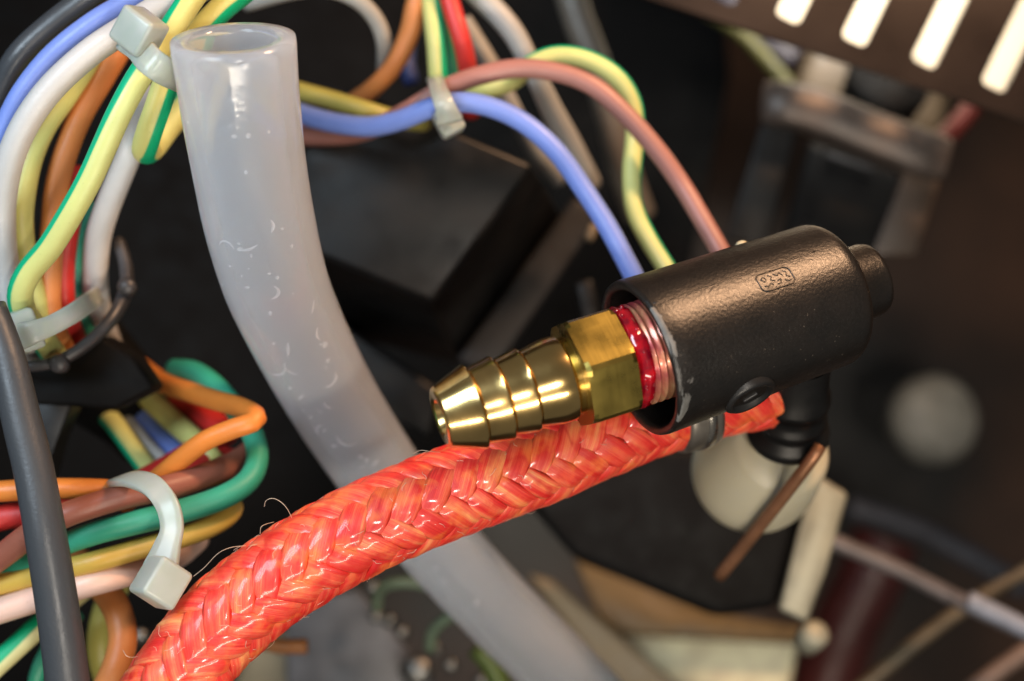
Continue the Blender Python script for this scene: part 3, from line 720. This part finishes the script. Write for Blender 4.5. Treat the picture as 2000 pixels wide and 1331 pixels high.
# hex nut
a_, N_, Bp = axis_frame(bax)
def hex_bm(s0, s1, R, ch):
    bm = bmesh.new(); uv = bm.loops.layers.uv.new('UVMap')
    th0 = math.radians(2)
    seg = 72; prof_ = [(s0, .80), (s0, .93), (s0 + ch, 9), (s1 - ch, 9), (s1, .93), (s1, .80)]
    rings = []
    for s, f in prof_:
        ring = []
        for k in range(seg):
            th = 2 * PI * k / seg
            loc = ((math.degrees(th - th0) + 30) % 60) - 30      # corner at 0
            hexr = math.cos(PI / 6) / math.cos(math.radians(30 - abs(loc)))
            hexr = min(hexr, .992)
            r = R * (hexr if f > 1 else min(hexr, f))
            ring.append(bm.verts.new(T0 + a_ * s + N_ * (r * math.cos(th)) + Bp * (r * math.sin(th))))
        rings.append(ring)
    for i in range(len(rings) - 1):
        for k in range(seg):
            k2 = (k + 1) % seg
            f = bm.faces.new((rings[i][k], rings[i][k2], rings[i + 1][k2], rings[i + 1][k]))
            for l, (uu, vv_) in zip(f.loops, ((k, i), (k + 1, i), (k + 1, i + 1), (k, i + 1))):
                l[uv].uv = (uu / seg, prof_[vv_][0] * .5)
    bm.faces.new(rings[0]); bm.faces.new(list(reversed(rings[-1])))
    return bm
smooth_by_angle(link('hex_nut', hex_bm(270 * u, 370 * u, 115 * u, .035), M['brass_hex'], bf), 12)
# threaded end
tp = []
s = 372
tp.append(B_(s, 0)); tp.append(B_(s, 84))
tp += [B_(386, 86)]
for k in range(7):
    s0 = 388 + k * 15
    tp += [B_(s0, 88), B_(s0 + 4.5, 101), B_(s0 + 9, 101), B_(s0 + 13, 89)]
tp += [B_(500, 86), B_(500, 0)]
link('thread', lathe_bm(tp, T0, bax, 72), M['thread'], bf)
bm = lathe_bm(densify([B_(368, 88), B_(376, 99), B_(386, 104), B_(398, 102), B_(402, 92)], .015), T0, bax, 96)
for v in bm.verts:
    n = noise.noise(v.co * 7.0) + .5 * noise.noise(v.co * 19.0)
    v.co += (v.co - (T0 + bax * (v.co - T0).dot(bax))).normalized() * (n * .018)+ bax * (noise.noise(v.co * 5.0) * .03)
link('sealant_bead', bm, M['sealant'], bf)
bm = bmesh.new(); rnd = random.Random(4)
for q in range(9):
    th = math.radians(rnd.uniform(-60, 80)); s = rnd.uniform(378, 398) * u
    g = bmesh.ops.create_icosphere(bm, subdivisions=2, radius=rnd.uniform(.008, .022))
    c = T0 + a_ * s + (N_ * math.cos(th) + Bp * math.sin(th)) * .43
    for v in g['verts']: v.co += c
tag(link('sealant_droplets', bm, M['sealant'], bf), kind='stuff')

# ---------------------------------------------------------------- black connector
PC = math.radians(18.5); TC = math.radians(18.2)
cax = Vector((math.cos(PC) * math.cos(TC), math.cos(PC) * math.sin(TC), -math.sin(PC)))
C0 = P(1246, 702, .06)
bc = root('black_connector', C0, 'rough black plastic elbow connector holding the brass fitting', 'connector')
ca, cN, cB = axis_frame(cax)
LC = 1.93
def cr(s): return .655 - .035 * s / LC
body = [(1.3, .0), (1.3, .45), (.9, .5), (.04, .575), (.01, .585), (0, .60), (-.005, .632), (.01, .65), (.04, .655)]
for k in range(1, 13): body.append((.04 + (LC - .22) * k / 13, cr(.04 + (LC - .22) * k / 13)))
for k in range(0, 9):
    a = PI / 2 * k / 8; body.append((LC - .17 + .17 * math.sin(a), cr(LC - .17) - .17 + .17 * math.cos(a)))
body += [(LC + .005, .40), (LC + .01, .33)]
nub = [(LC - .01, .37), (LC + .03, .365), (LC + .045, .335), (LC + .06, .33), (LC + .32, .322), (LC + .36, .31), (LC + .38, .27), (LC + .38, 0)]
bm = lathe_bm(body, C0, cax, 96)
for v in bm.verts:
    d = (v.co - C0); s = d.dot(ca); rv = d - ca * s
    if rv.length > .6 and s < .25:     # lip is slightly oval and uneven
        v.co += rv.normalized() * (.012 * noise.noise(v.co * 2.5)) + ca * (.02 * noise.noise(v.co * 3.1 + Vector((5, 0, 0))) * max(0, 1 - s * 4))
link('shell', bm, M['textured'], bc)
nm = lathe_bm(nub, C0, cax, 64)
smooth_by_angle(link('end_cap', nm, M['textured'], bc), 50)
def cs(s, th_deg, dr=0.0):
    th = math.radians(th_deg)
    return C0 + ca * s + (cN * math.cos(th) + cB * math.sin(th)) * (cr(s) + dr)
# worn grey edge of the mouth
sb = bmesh.new(); NS_ = 34; gr = []
for i in range(NS_ + 1):
    th = -58 + 92 * i / NS_; w_ = .035 + .11 * math.sin(PI * i / NS_) ** .7 * (.75 + .5 * noise.noise(Vector((i * .35, 1, 2)))); row = []
    for k in range(7):
        ss_ = -.002 + w_ * k / 6
        dr_ = -.02 * (1 - k / 2) if k < 2 else 0
        row.append(sb.verts.new(cs(max(ss_, 0), th, dr_ + .0045 * (1 - k / 6) + .003 * noise.noise(Vector((i * .6, k, 0))))))
    gr.append(row)
for i in range(NS_):
    for k in range(6): sb.faces.new((gr[i][k], gr[i][k + 1], gr[i + 1][k + 1], gr[i + 1][k]))
link('worn_edge', sb, plain_mat('scuffed_grey_plastic', (92, 92, 90), rough=.55, nscale=8, var=.5, bmp=.4, bscale=30), bc)
# mould seam
sp_ = [cs(.05 + (LC - .42) * k / 40, 37 + .15 * math.sin(k * .7), -.001) for k in range(41)]
link('mould_seam', sweep_bm(sp_, [.0055] * 41, 6, ref=cN, section=[(-1, -1.6), (.6, -.8), (.6, .8), (-1, 1.6)]), M['textured'], bc)
# moulded emblem: rounded frame with small raised marks
em = bmesh.new(); em.loops.layers.uv.new('UVMap')
def em_line(pts, r=.0065):
    pp = []
    for (x, y) in pts:
        s = 1.10 + x; th = 25.5 + math.degrees(y / .64)
        pp.append(cs(s, th, .002))
    q, rr_ = resample(pp, [r] * len(pp), .012)
    sweep_bm(q, rr_, 6, bm=em)
fx, fy, cc = .155, .082, .03
em_line([(-fx + cc, -fy), (fx - cc, -fy), (fx, -fy + cc), (fx, fy - cc), (fx - cc, fy), (-fx + cc, fy), (-fx, fy - cc), (-fx, -fy + cc), (-fx + cc, -fy)], .0065)
link('emblem_frame', em, M['textured'], bc)
em = bmesh.new(); em.loops.layers.uv.new('UVMap')
for L_ in ([(-.125, .03), (-.095, .05), (-.075, .02), (-.10, .0), (-.12, .03)], [(-.12, -.03), (-.085, -.05), (-.06, -.02), (-.04, -.045)], [(-.05, .05), (-.02, .03), (-.045, .005), (-.01, -.015)],
           [(.0, .05), (.03, .02), (.055, .045), (.075, .01)], [(.01, -.02), (.045, -.01), (.03, -.045), (-.005, -.05)], [(.09, .05), (.12, .03), (.10, .0), (.13, -.02)], [(.07, -.03), (.10, -.05), (.125, -.045)]):
    em_line(L_, .0048)
link('emblem_marks', em, M['textured'], bc)
# round boss with a slot on the lower side
bth = -62; bs = .70
bo = cs(bs, bth, -.03); bn = (cN * math.cos(math.radians(bth)) + cB * math.sin(math.radians(bth)))
def disc(c, n, prof, m, name, xs=1.0, seg=40):
    ax = ca; ay = n.cross(ax).normalized()
    bm = bmesh.new(); rings = []
    for (r, h) in prof:
        if r == 0: rings.append([bm.verts.new(c + n * h)]); continue
        rings.append([bm.verts.new(c + n * h + ax * (r * xs * math.cos(2 * PI * k / seg)) + ay * (r * math.sin(2 * PI * k / seg))) for k in range(seg)])
    for i in range(len(rings) - 1):
        A_, B2 = rings[i], rings[i + 1]
        for k in range(seg):
            k2 = (k + 1) % seg
            if len(B2) == 1: bm.faces.new((A_[k], A_[k2], B2[0]))
            else: bm.faces.new((A_[k], A_[k2], B2[k2], B2[k]))
    return link(name, bm, m, bc)
disc(bo, bn, [(.235, -.10), (.225, .035), (.20, .055), (.17, .05), (.155, .02), (.14, .015), (0, .02)], M['black'], 'boss', 1.0)
link('boss_slot', box_bm(bo + bn * .03, (ca * .85 + bn.cross(ca) * .5).normalized(), bn.cross((ca * .85 + bn.cross(ca) * .5).normalized()), bn, .13, .03, .03, bev=.008, seg=2), M['darkgrey'], bc)
# elbow outlet
el0 = P(1566, 700, -1.0); el1 = P(1537, 850, -1.75); eax = (el1 - el0)
Le = eax.length
link('outlet', lathe_bm([(0, .26), (Le * .40, .29), (Le * .44, .325), (Le * .50, .33), (Le * .53, .295), (Le * .66, .295), (Le * .69, .33), (Le * .75, .335), (Le * .78, .30), (Le * .84, .31), (Le * .88, .375), (Le * .97, .385), (Le, .365), (Le, 0)], el0, eax, 56), M['black_gloss'], bc)
link('tip_nub', lathe_bm([(0, 0), (0, .06), (.05, .055), (.08, 0)], P(1448, 484, -.75), Vector((.1, .1, 1)), 20), M['cream'], bc)

# ---------------------------------------------------------------- cream reservoir under the connector
m, nt, b = mat('frosted_cream_plastic')
b.inputs['Base Color'].default_value = lin((186, 180, 158)); b.inputs['Roughness'].default_value = .4
b.inputs['Subsurface Weight'].default_value = .6; b.inputs['Subsurface Radius'].default_value = (.5, .45, .3)
c0 = P(1532, 868, -1.95); c1 = P(1432, 955, -3.1); cax2 = (c1 - c0); Lr = cax2.length
pf = [(0, 0), (0, .42), (.1, .50), (Lr * .45, .62)]
for k in range(0, 10):
    a = PI / 2 * k / 9; pf.append((Lr * .55 + .62 * math.sin(a), .63 * math.cos(a)))
tag(link('cream_cup', lathe_bm(pf, c0, cax2, 64), m), 'round cream plastic cup hanging below the black connector elbow', 'cup')
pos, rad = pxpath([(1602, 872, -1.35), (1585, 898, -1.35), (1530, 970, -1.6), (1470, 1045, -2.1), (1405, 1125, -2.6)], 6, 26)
tag(link('copper_reflection_rod', sweep_bm(pos, rad, 16), M['copper']), 'copper coloured edge reflection modelled as a thin rod, slanting across the cream cup', 'rod')  # solid rod added in place of the dark box's edge reflection

# ---------------------------------------------------------------- black block behind
def quad(z, pts): return [P(x, y, z) for x, y in pts]
blk = root('black_block', P(760, 380, -3.2), 'angular black plastic block in shadow behind the brass fitting', 'housing block')
link('housing', prism_bm(quad(-3.2, [(480, 440), (844, 594), (1043, 321), (679, 167)]), quad(-6.0, [(600, 640), (905, 715), (1105, 430), (800, 300)]), .07, 4), M['black_gloss'], blk)
link('mounting_flange', prism_bm(quad(-5.2, [(890, 705), (960, 735), (1175, 420), (1120, 385)]), quad(-5.8, [(890, 705), (960, 735), (1175, 420), (1120, 385)]), .05), plain_mat('flange_grey', (40, 40, 42), rough=.5, spec=.3), blk)
link('lower_flange', prism_bm(quad(-5.0, [(610, 590), (860, 760), (840, 860), (640, 760)]), quad(-5.8, [(610, 590), (860, 760), (840, 860), (640, 760)]), .08), M['black_gloss'], blk)
link('screw', lathe_bm([(0, 0), (0, .10), (.06, .09), (.08, 0)], P(782, 442, -3.2), Vector((0, 0, 1)), 20), M['darkgrey'], blk)
tag(link('small_clip', box_bm(P(1155, 455, -4.2), *basis(-20), .10, .2, .15, bev=.04), M['beige']), 'tiny pale clip glinting left of the blue wire', 'clip')
tag(link('small_clip', box_bm(P(1148, 590, -4.6), *basis(12), .22, .5, .2, bev=.06), M['black_gloss']), 'dim grey tab in the dark left of the connector mouth', 'clip')

# ---------------------------------------------------------------- bracket at the right
br = root('metal_bracket', P(1680, 280, -6.6), 'pale metal bracket framing a dark coil at the upper right', 'bracket')
pos, rad = pxpath([(1505, 205, -6.6), (1530, 205, -6.5), (1600, 222, -6.5), (1700, 262, -6.5), (1790, 296, -6.5), (1835, 312, -6.6)], 6, 84)
link('top_bar', sweep_bm(pos, rad, 20, section=[(-.8, -.75), (-.5, -1), (.5, -1), (.8, -.75), (.8, .75), (.5, 1), (-.5, 1), (-.8, .75)]), plain_mat('dull_bracket_metal', (84, 74, 68), rough=.4, metal=.3), br)
link('side_plate', prism_bm(quad(-6.9, [(1495, 215), (1560, 240), (1500, 480), (1415, 470)]), quad(-7.4, [(1495, 215), (1560, 240), (1500, 480), (1415, 470)]), .04), M['black_gloss'], br)
link('side_plate', prism_bm(quad(-6.9, [(1770, 330), (1845, 330), (1790, 500), (1700, 500)]), quad(-7.4, [(1770, 330), (1845, 330), (1790, 500), (1700, 500)]), .04), plain_mat('bracket_brown', (60, 46, 35), rough=.45), br)
link('coil_block', prism_bm(quad(-7.0, [(1580, 275), (1765, 345), (1740, 500), (1520, 490)]), quad(-8.6, [(1580, 275), (1765, 345), (1740, 500), (1520, 490)]), .10), M['blackmatt'], br)
link('coil_edge', box_bm(P(1660, 316, -6.95), *basis(-19), .62, .05, .05, bev=.015), M['darkgrey'], br)
tag(link('capacitor', lathe_bm([(0, 0), (0, .52), (.5, .56), (.62, .5), (.65, 0)], P(1712, 205, -8.0), Vector((.1, .5, .9)), 40), M['blackmatt']), 'round black capacitor standing behind the pale bracket', 'capacitor')
tag(link('beige_block', box_bm(P(1620, 160, -9.0), *basis(-18), .95, .9, .5, bev=.2), plain_mat('dim_beige', (92, 80, 64))), 'blurred beige block below the left vent slots', 'block', 'beige blocks behind the bracket')
tag(link('beige_block', box_bm(P(1782, 200, -9.9), *basis(-18), 1.0, 1.2, .5, bev=.2), plain_mat('dim_beige', (84, 72, 56))), 'blurred beige block right of the round black capacitor', 'block', 'beige blocks behind the bracket')

# ---------------------------------------------------------------- vent panel with slots, pale worktop outside seen through them
ZP = -5.0
vp = root('vent_panel', P(1700, 60, ZP), 'dark brown sheet panel pierced by a row of bright rounded slots', 'vent panel')
ends = [(1410, 4), (1537, 38), (1666, 82), (1802, 126), (1938, 172), (2076, 222)]
sd = Vector((.44, .90, 0)).normalized()                      # the slots run this way on the panel
wd = Vector((sd.y, -sd.x, 0))
origin = P(1537, 38, ZP)
slots = []
for (x, y) in ends:
    c = P(x, y, ZP); slots.append(((c - origin).dot(wd), (c - origin).dot(sd)))
hw = .150
bmv = bmesh.new()
def vent_piece(poly):
    top = [origin + wd * a + sd * b for a, b in poly]
    bt = [p + Vector((0, 0, -.12)) for p in top]
    a = [bmv.verts.new(p) for p in top]; b = [bmv.verts.new(p) for p in bt]; n = len(a)
    bmv.faces.new(a); bmv.faces.new(list(reversed(b)))
    for i in range(n): bmv.faces.new((a[i], b[i], b[(i + 1) % n], a[(i + 1) % n]))
TOP = 9.0
def low(a):    # lower rim of the panel, just below the slot ends
    (a0, b0), (a1, b1) = slots[0], slots[-1]
    return b0 + (b1 - b0) * (a - a0) / (a1 - a0) - .22
arc = [(math.cos(t), math.sin(t)) for t in [PI + PI * k / 10 for k in range(11)]]
pr_ = slots[0][0] - 1.6
for i, (a, b_) in enumerate(slots):
    # rounded lower end of the slot with corner radius rc_
    rc_ = .07; left = a - hw; right = a + hw
    L1 = [(left, TOP)] + [(left, b_ + .02)] + [(left + rc_ - rc_ * math.cos(t), b_ + rc_ - rc_ * math.sin(t)) for t in [PI / 2 * k / 4 for k in range(5)]] + [(a, b_)]
    R1 = [(a, b_)] + [(right - rc_ + rc_ * math.sin(t), b_ + rc_ - rc_ * math.cos(t)) for t in [PI / 2 * k / 4 for k in range(5)]] + [(right, TOP)]
    L1 = [(left, TOP)] + L1[2:]
    vent_piece([(pr_, TOP)] + L1 + [(a, low(a)), (pr_, low(pr_))] if i == 0 else [(q[0], q[1]) for q in prevR] + [(prevA, low(prevA))][:0] + [])  if i == 0 else vent_piece(list(reversed(prevR)) + [(prevA, low(prevA)), (a, low(a))] + list(reversed(L1)))
    prevR = R1; prevA = a
vent_piece(list(reversed(prevR)) + [(prevA, low(prevA)), (prevA + 3, low(prevA + 3)), (prevA + 3, TOP)])
link('sheet', bmv, M['panel'], vp, smooth=False)
wq = [(1375, 0), (2180, 268), (2180, -700), (1375, -700)]
bm = prism_bm(quad(-9.5, wq), quad(-9.8, wq))
m_top = plain_mat('cream_worktop', (246, 232, 206), rough=.6, nscale=.5, var=.04)
tag(link('pale_worktop', bm, m_top, smooth=False), kind='structure')
wl = area('added_worktop_light', P(1790, -260, -6.0), P(1740, -20, -9.5), 2.5, 1.2, 330, (1.0, .93, .82))  # unseen lamp added behind the panel to brighten the worktop

# ---------------------------------------------------------------- blurred things lower right, some of them reflections built as solids
tag(link('knob_reflection', lathe_bm([(0, 0), (0, .78), (.5, .8), (.8, .6), (.85, 0)], P(1805, 822, -15), Vector((.2, .1, 1)), 40), plain_mat('dull_white', (126, 124, 116), rough=.5)), 'blurred round pale reflection modelled as a knob, in the dark right of the connector', 'knob')  # knob shape added for a blurred reflection in the glossy panel
tag(link('metal_strip', prism_bm(quad(-4.4, [(1590, 925), (1655, 965), (1610, 1120), (1575, 1215), (1520, 1190), (1560, 1040)]), quad(-5.2, [(1590, 925), (1655, 965), (1610, 1120), (1575, 1215), (1520, 1190), (1560, 1040)]), .05), M['zinc']), 'pale metal strip standing on edge beside the cream cup', 'metal strip')
for (x, y, r) in ((1535, 1195, .10), (1572, 1200, .09)):
    tag(link('solder_bead', lathe_bm([(0, 0), (0, r), (r * .8, r * .8), (r * 1.2, 0)], P(x, y, -4.3), Vector((0, 0, 1)), 20), M['steel']), 'shiny bead at the foot of the metal strip, ' + ('left one' if x < 1550 else 'right one'), 'bead', 'beads at the foot of the metal strip')
tag(link('brass_stud', lathe_bm([(0, 0), (0, .16), (.3, .16), (.36, .1), (.36, 0)], P(1575, 1255, -5.0), V(.2, .5, .8), 24), M['zinc']), 'small yellowish stud below the metal strip', 'stud')
tag(link('relay_box', prism_bm(quad(-4.6, [(1010, 960), (1300, 870), (1560, 900), (1575, 960), (1520, 1185), (1400, 1205), (1120, 1090)]), quad(-6.5, [(1010, 960), (1300, 870), (1560, 900), (1575, 960), (1520, 1185), (1400, 1205), (1120, 1090)]), .14, 4), M['blackmatt']), 'large dark box with rounded corner under the cream cup', 'box')
tag(link('cream_reflection', prism_bm(quad(-9.2, [(1180, 1190), (1330, 1215), (1560, 1235), (1530, 1420), (1370, 1420)]), quad(-10.5, [(1180, 1190), (1330, 1215), (1560, 1235), (1530, 1420), (1370, 1420)]), .12), plain_mat('bright_cream', (240, 232, 200))), 'cream reflection modelled as a housing at the bottom edge right of centre', 'housing')  # solid slab added in place of a pale panel reflection
tag(link('beige_rail', prism_bm(quad(-8.0, [(1030, 1120), (1080, 1135), (1400, 1400), (1240, 1400)]), quad(-8.6, [(1030, 1120), (1080, 1135), (1400, 1400), (1240, 1400)]), .08), M['beige']), 'beige rail slanting beside the lower end of the clear tube', 'rail')
tag(link('ledge_reflection', prism_bm(quad(-8.7, [(1120, 1090), (1420, 1210), (1580, 1225), (1560, 1260), (1180, 1240)]), quad(-9.1, [(1120, 1090), (1420, 1210), (1580, 1225), (1560, 1260), (1180, 1240)]), .06), plain_mat('ochre_brown', (104, 86, 54), rough=.5)), 'ochre brown reflection modelled as a ledge between dark box and cream reflection', 'ledge')  # ledge added where a brown reflection blurs in the panel
GR_ = 'rod shaped reflections crossing at the lower right'  # these rods are solid shapes added for blurred reflections
wire('reflection_rod', [(1610, 1050, -5.6), (1750, 1110, -5.6), (1890, 1180, -5.6), (2060, 1262, -5.6)], plain_mat('grey_reflection', (108, 102, 104), rough=.4, metal=.3), 'grey reflection modelled as a rod, slanting down to the right edge', GR_, w=34, cat='rod')
wire('reflection_rod', [(1640, 1380, -6.4), (1760, 1280, -6.4), (1880, 1190, -6.4), (2060, 1085, -6.4)], plain_mat('brown_reflection', (92, 82, 66), rough=.45, metal=.2), 'brownish reflection modelled as a rod, rising to the right across the grey one', GR_, w=30, cat='rod')
wire('reflection_rod', [(1860, 1380, -6.4), (1950, 1310, -6.4), (2060, 1235, -6.4)], plain_mat('pink_reflection', (128, 108, 98), rough=.45, metal=.2), 'pale brown reflection modelled as a rod in the bottom right corner', GR_, w=36, cat='rod')
wire('reflection_rod', [(1660, 990, -12.0), (1780, 1030, -12.0), (1900, 1090, -12.0), (2000, 1150, -12.0)], plain_mat('blue_grey_reflection', (56, 58, 66), rough=.4), 'blurred bluish reflection modelled as a rod farthest back at the lower right', GR_, w=44, cat='rod')
wire('rod_sleeve', [(1892, 1172, -5.45), (1945, 1198, -5.45), (2040, 1246, -5.45)], plain_mat('sleeve', (150, 156, 172), rough=.35), 'shiny bluish white sleeve on the grey rod shaped reflection at the right edge', None, w=36, cat='sleeve')
wire('insulated_wire', [(1730, 1050, -14), (1700, 1130, -14), (1650, 1230, -14), (1600, 1370, -14)], wire_mat('dull_red_pvc', (74, 28, 26)), 'blurred dull red cable hanging behind the grey rod shaped reflection', 'wires far back at the right', w=130)
tag(link('orange_dot', lathe_bm([(0, 0), (0, .17), (.1, .16), (.14, 0)], P(1706, 856, -7.5), Vector((0, 0, 1)), 20), M['copper']), 'small coppery dot left of the pale knob shaped reflection', 'screw')
for (x, y, lb) in ((1848, 655, 'faint brass coloured screw above the pale knob shaped reflection'), (1990, 708, 'faint brass coloured screw at the right edge')):
    tag(link('screw', lathe_bm([(0, 0), (0, .26), (.12, .25), (.16, 0)], P(x, y, -17), Vector((0, 0, 1)), 20), plain_mat('dim_brass', (150, 120, 70), rough=.35, metal=.6)), lb, 'screw', 'faint brass coloured screws')

# ---------------------------------------------------------------- blurred things bottom middle
tag(link('grey_plate', prism_bm(quad(-6.6, [(560, 1180), (700, 1150), (900, 1400), (560, 1400)]), quad(-7.2, [(560, 1180), (700, 1150), (900, 1400), (560, 1400)]), .05), plain_mat('slate_grey', (86, 90, 98), rough=.4)), 'slate grey plate below the red hose', 'plate')
tag(link('beige_cover', prism_bm(quad(-7.6, [(480, 1260), (590, 1215), (680, 1260), (780, 1400), (440, 1400)]), quad(-8.2, [(480, 1260), (590, 1215), (680, 1260), (780, 1400), (440, 1400)]), .12), plain_mat('dusty_beige', (134, 122, 98))), 'rounded beige cover at the bottom edge left of the clear tube', 'cover')
wire('insulated_wire', [(500, 1250, -3.6), (545, 1262, -3.6), (600, 1262, -3.6)], plain_mat('brown_orange', (128, 80, 38)), 'short blurred orange wire under the right side of the red hose', 'loose wires at the bottom left', w=30)
wire('looped_lead', [(735, 1190, -4.4), (745, 1150, -4.3), (790, 1138, -4.2), (850, 1150, -4.2), (900, 1190, -4.3), (870, 1210, -4.4), (845, 1235, -4.5), (840, 1270, -4.6)], plain_mat('green_grey', (84, 98, 80), rough=.4), 'looped grey green lead below the red hose', None, w=24, cat='lead')
rnd = random.Random(9)
for k, (x, y, lb) in enumerate(((728, 1148, 'topmost shiny bead under the hose'), (735, 1205, 'large shiny bead left of the looped lead'), (760, 1212, 'shiny bead touching the looped lead'), (785, 1235, 'dull bead in the middle of the row'), (848, 1268, 'shiny bead at the end of the looped lead'), (815, 1310, 'large pale bead at the bottom edge'), (880, 1300, 'small dim bead nearest the clear tube'), (940, 1330, 'pale bead cut by the bottom edge'), (272, 1242, 'single shiny bead beside the orange wire'))):
    r = .09 if k != 5 else .2
    bm = bmesh.new(); g = bmesh.ops.create_uvsphere(bm, u_segments=20, v_segments=12, radius=r)
    for v in bm.verts: v.co = Vector((v.co.x * 1.15, v.co.y, v.co.z * .8)) * (1 + .1 * noise.noise(v.co * 9)) + P(x, y, -6.0 if k < 8 else -4)
    tag(link('solder_bead', bm, M['bead']), lb, 'bead', 'shiny solder beads below the hose')
wire('insulated_wire', [(930, 1265, -5.5), (960, 1300, -5.5), (990, 1370, -5.5)], wire_mat('green_pvc', (70, 90, 30)), 'dark green wire peeping out left of the clear tube end', None, w=40)
wl_ = [(-200, -200), (1400, -200), (1425, 150), (1330, 620), (900, 900), (560, 1100), (-200, 1500)]
tag(link('left_back_wall', prism_bm(quad(-13.0, wl_), quad(-14.0, wl_), .05), M['blackmatt']), kind='structure')
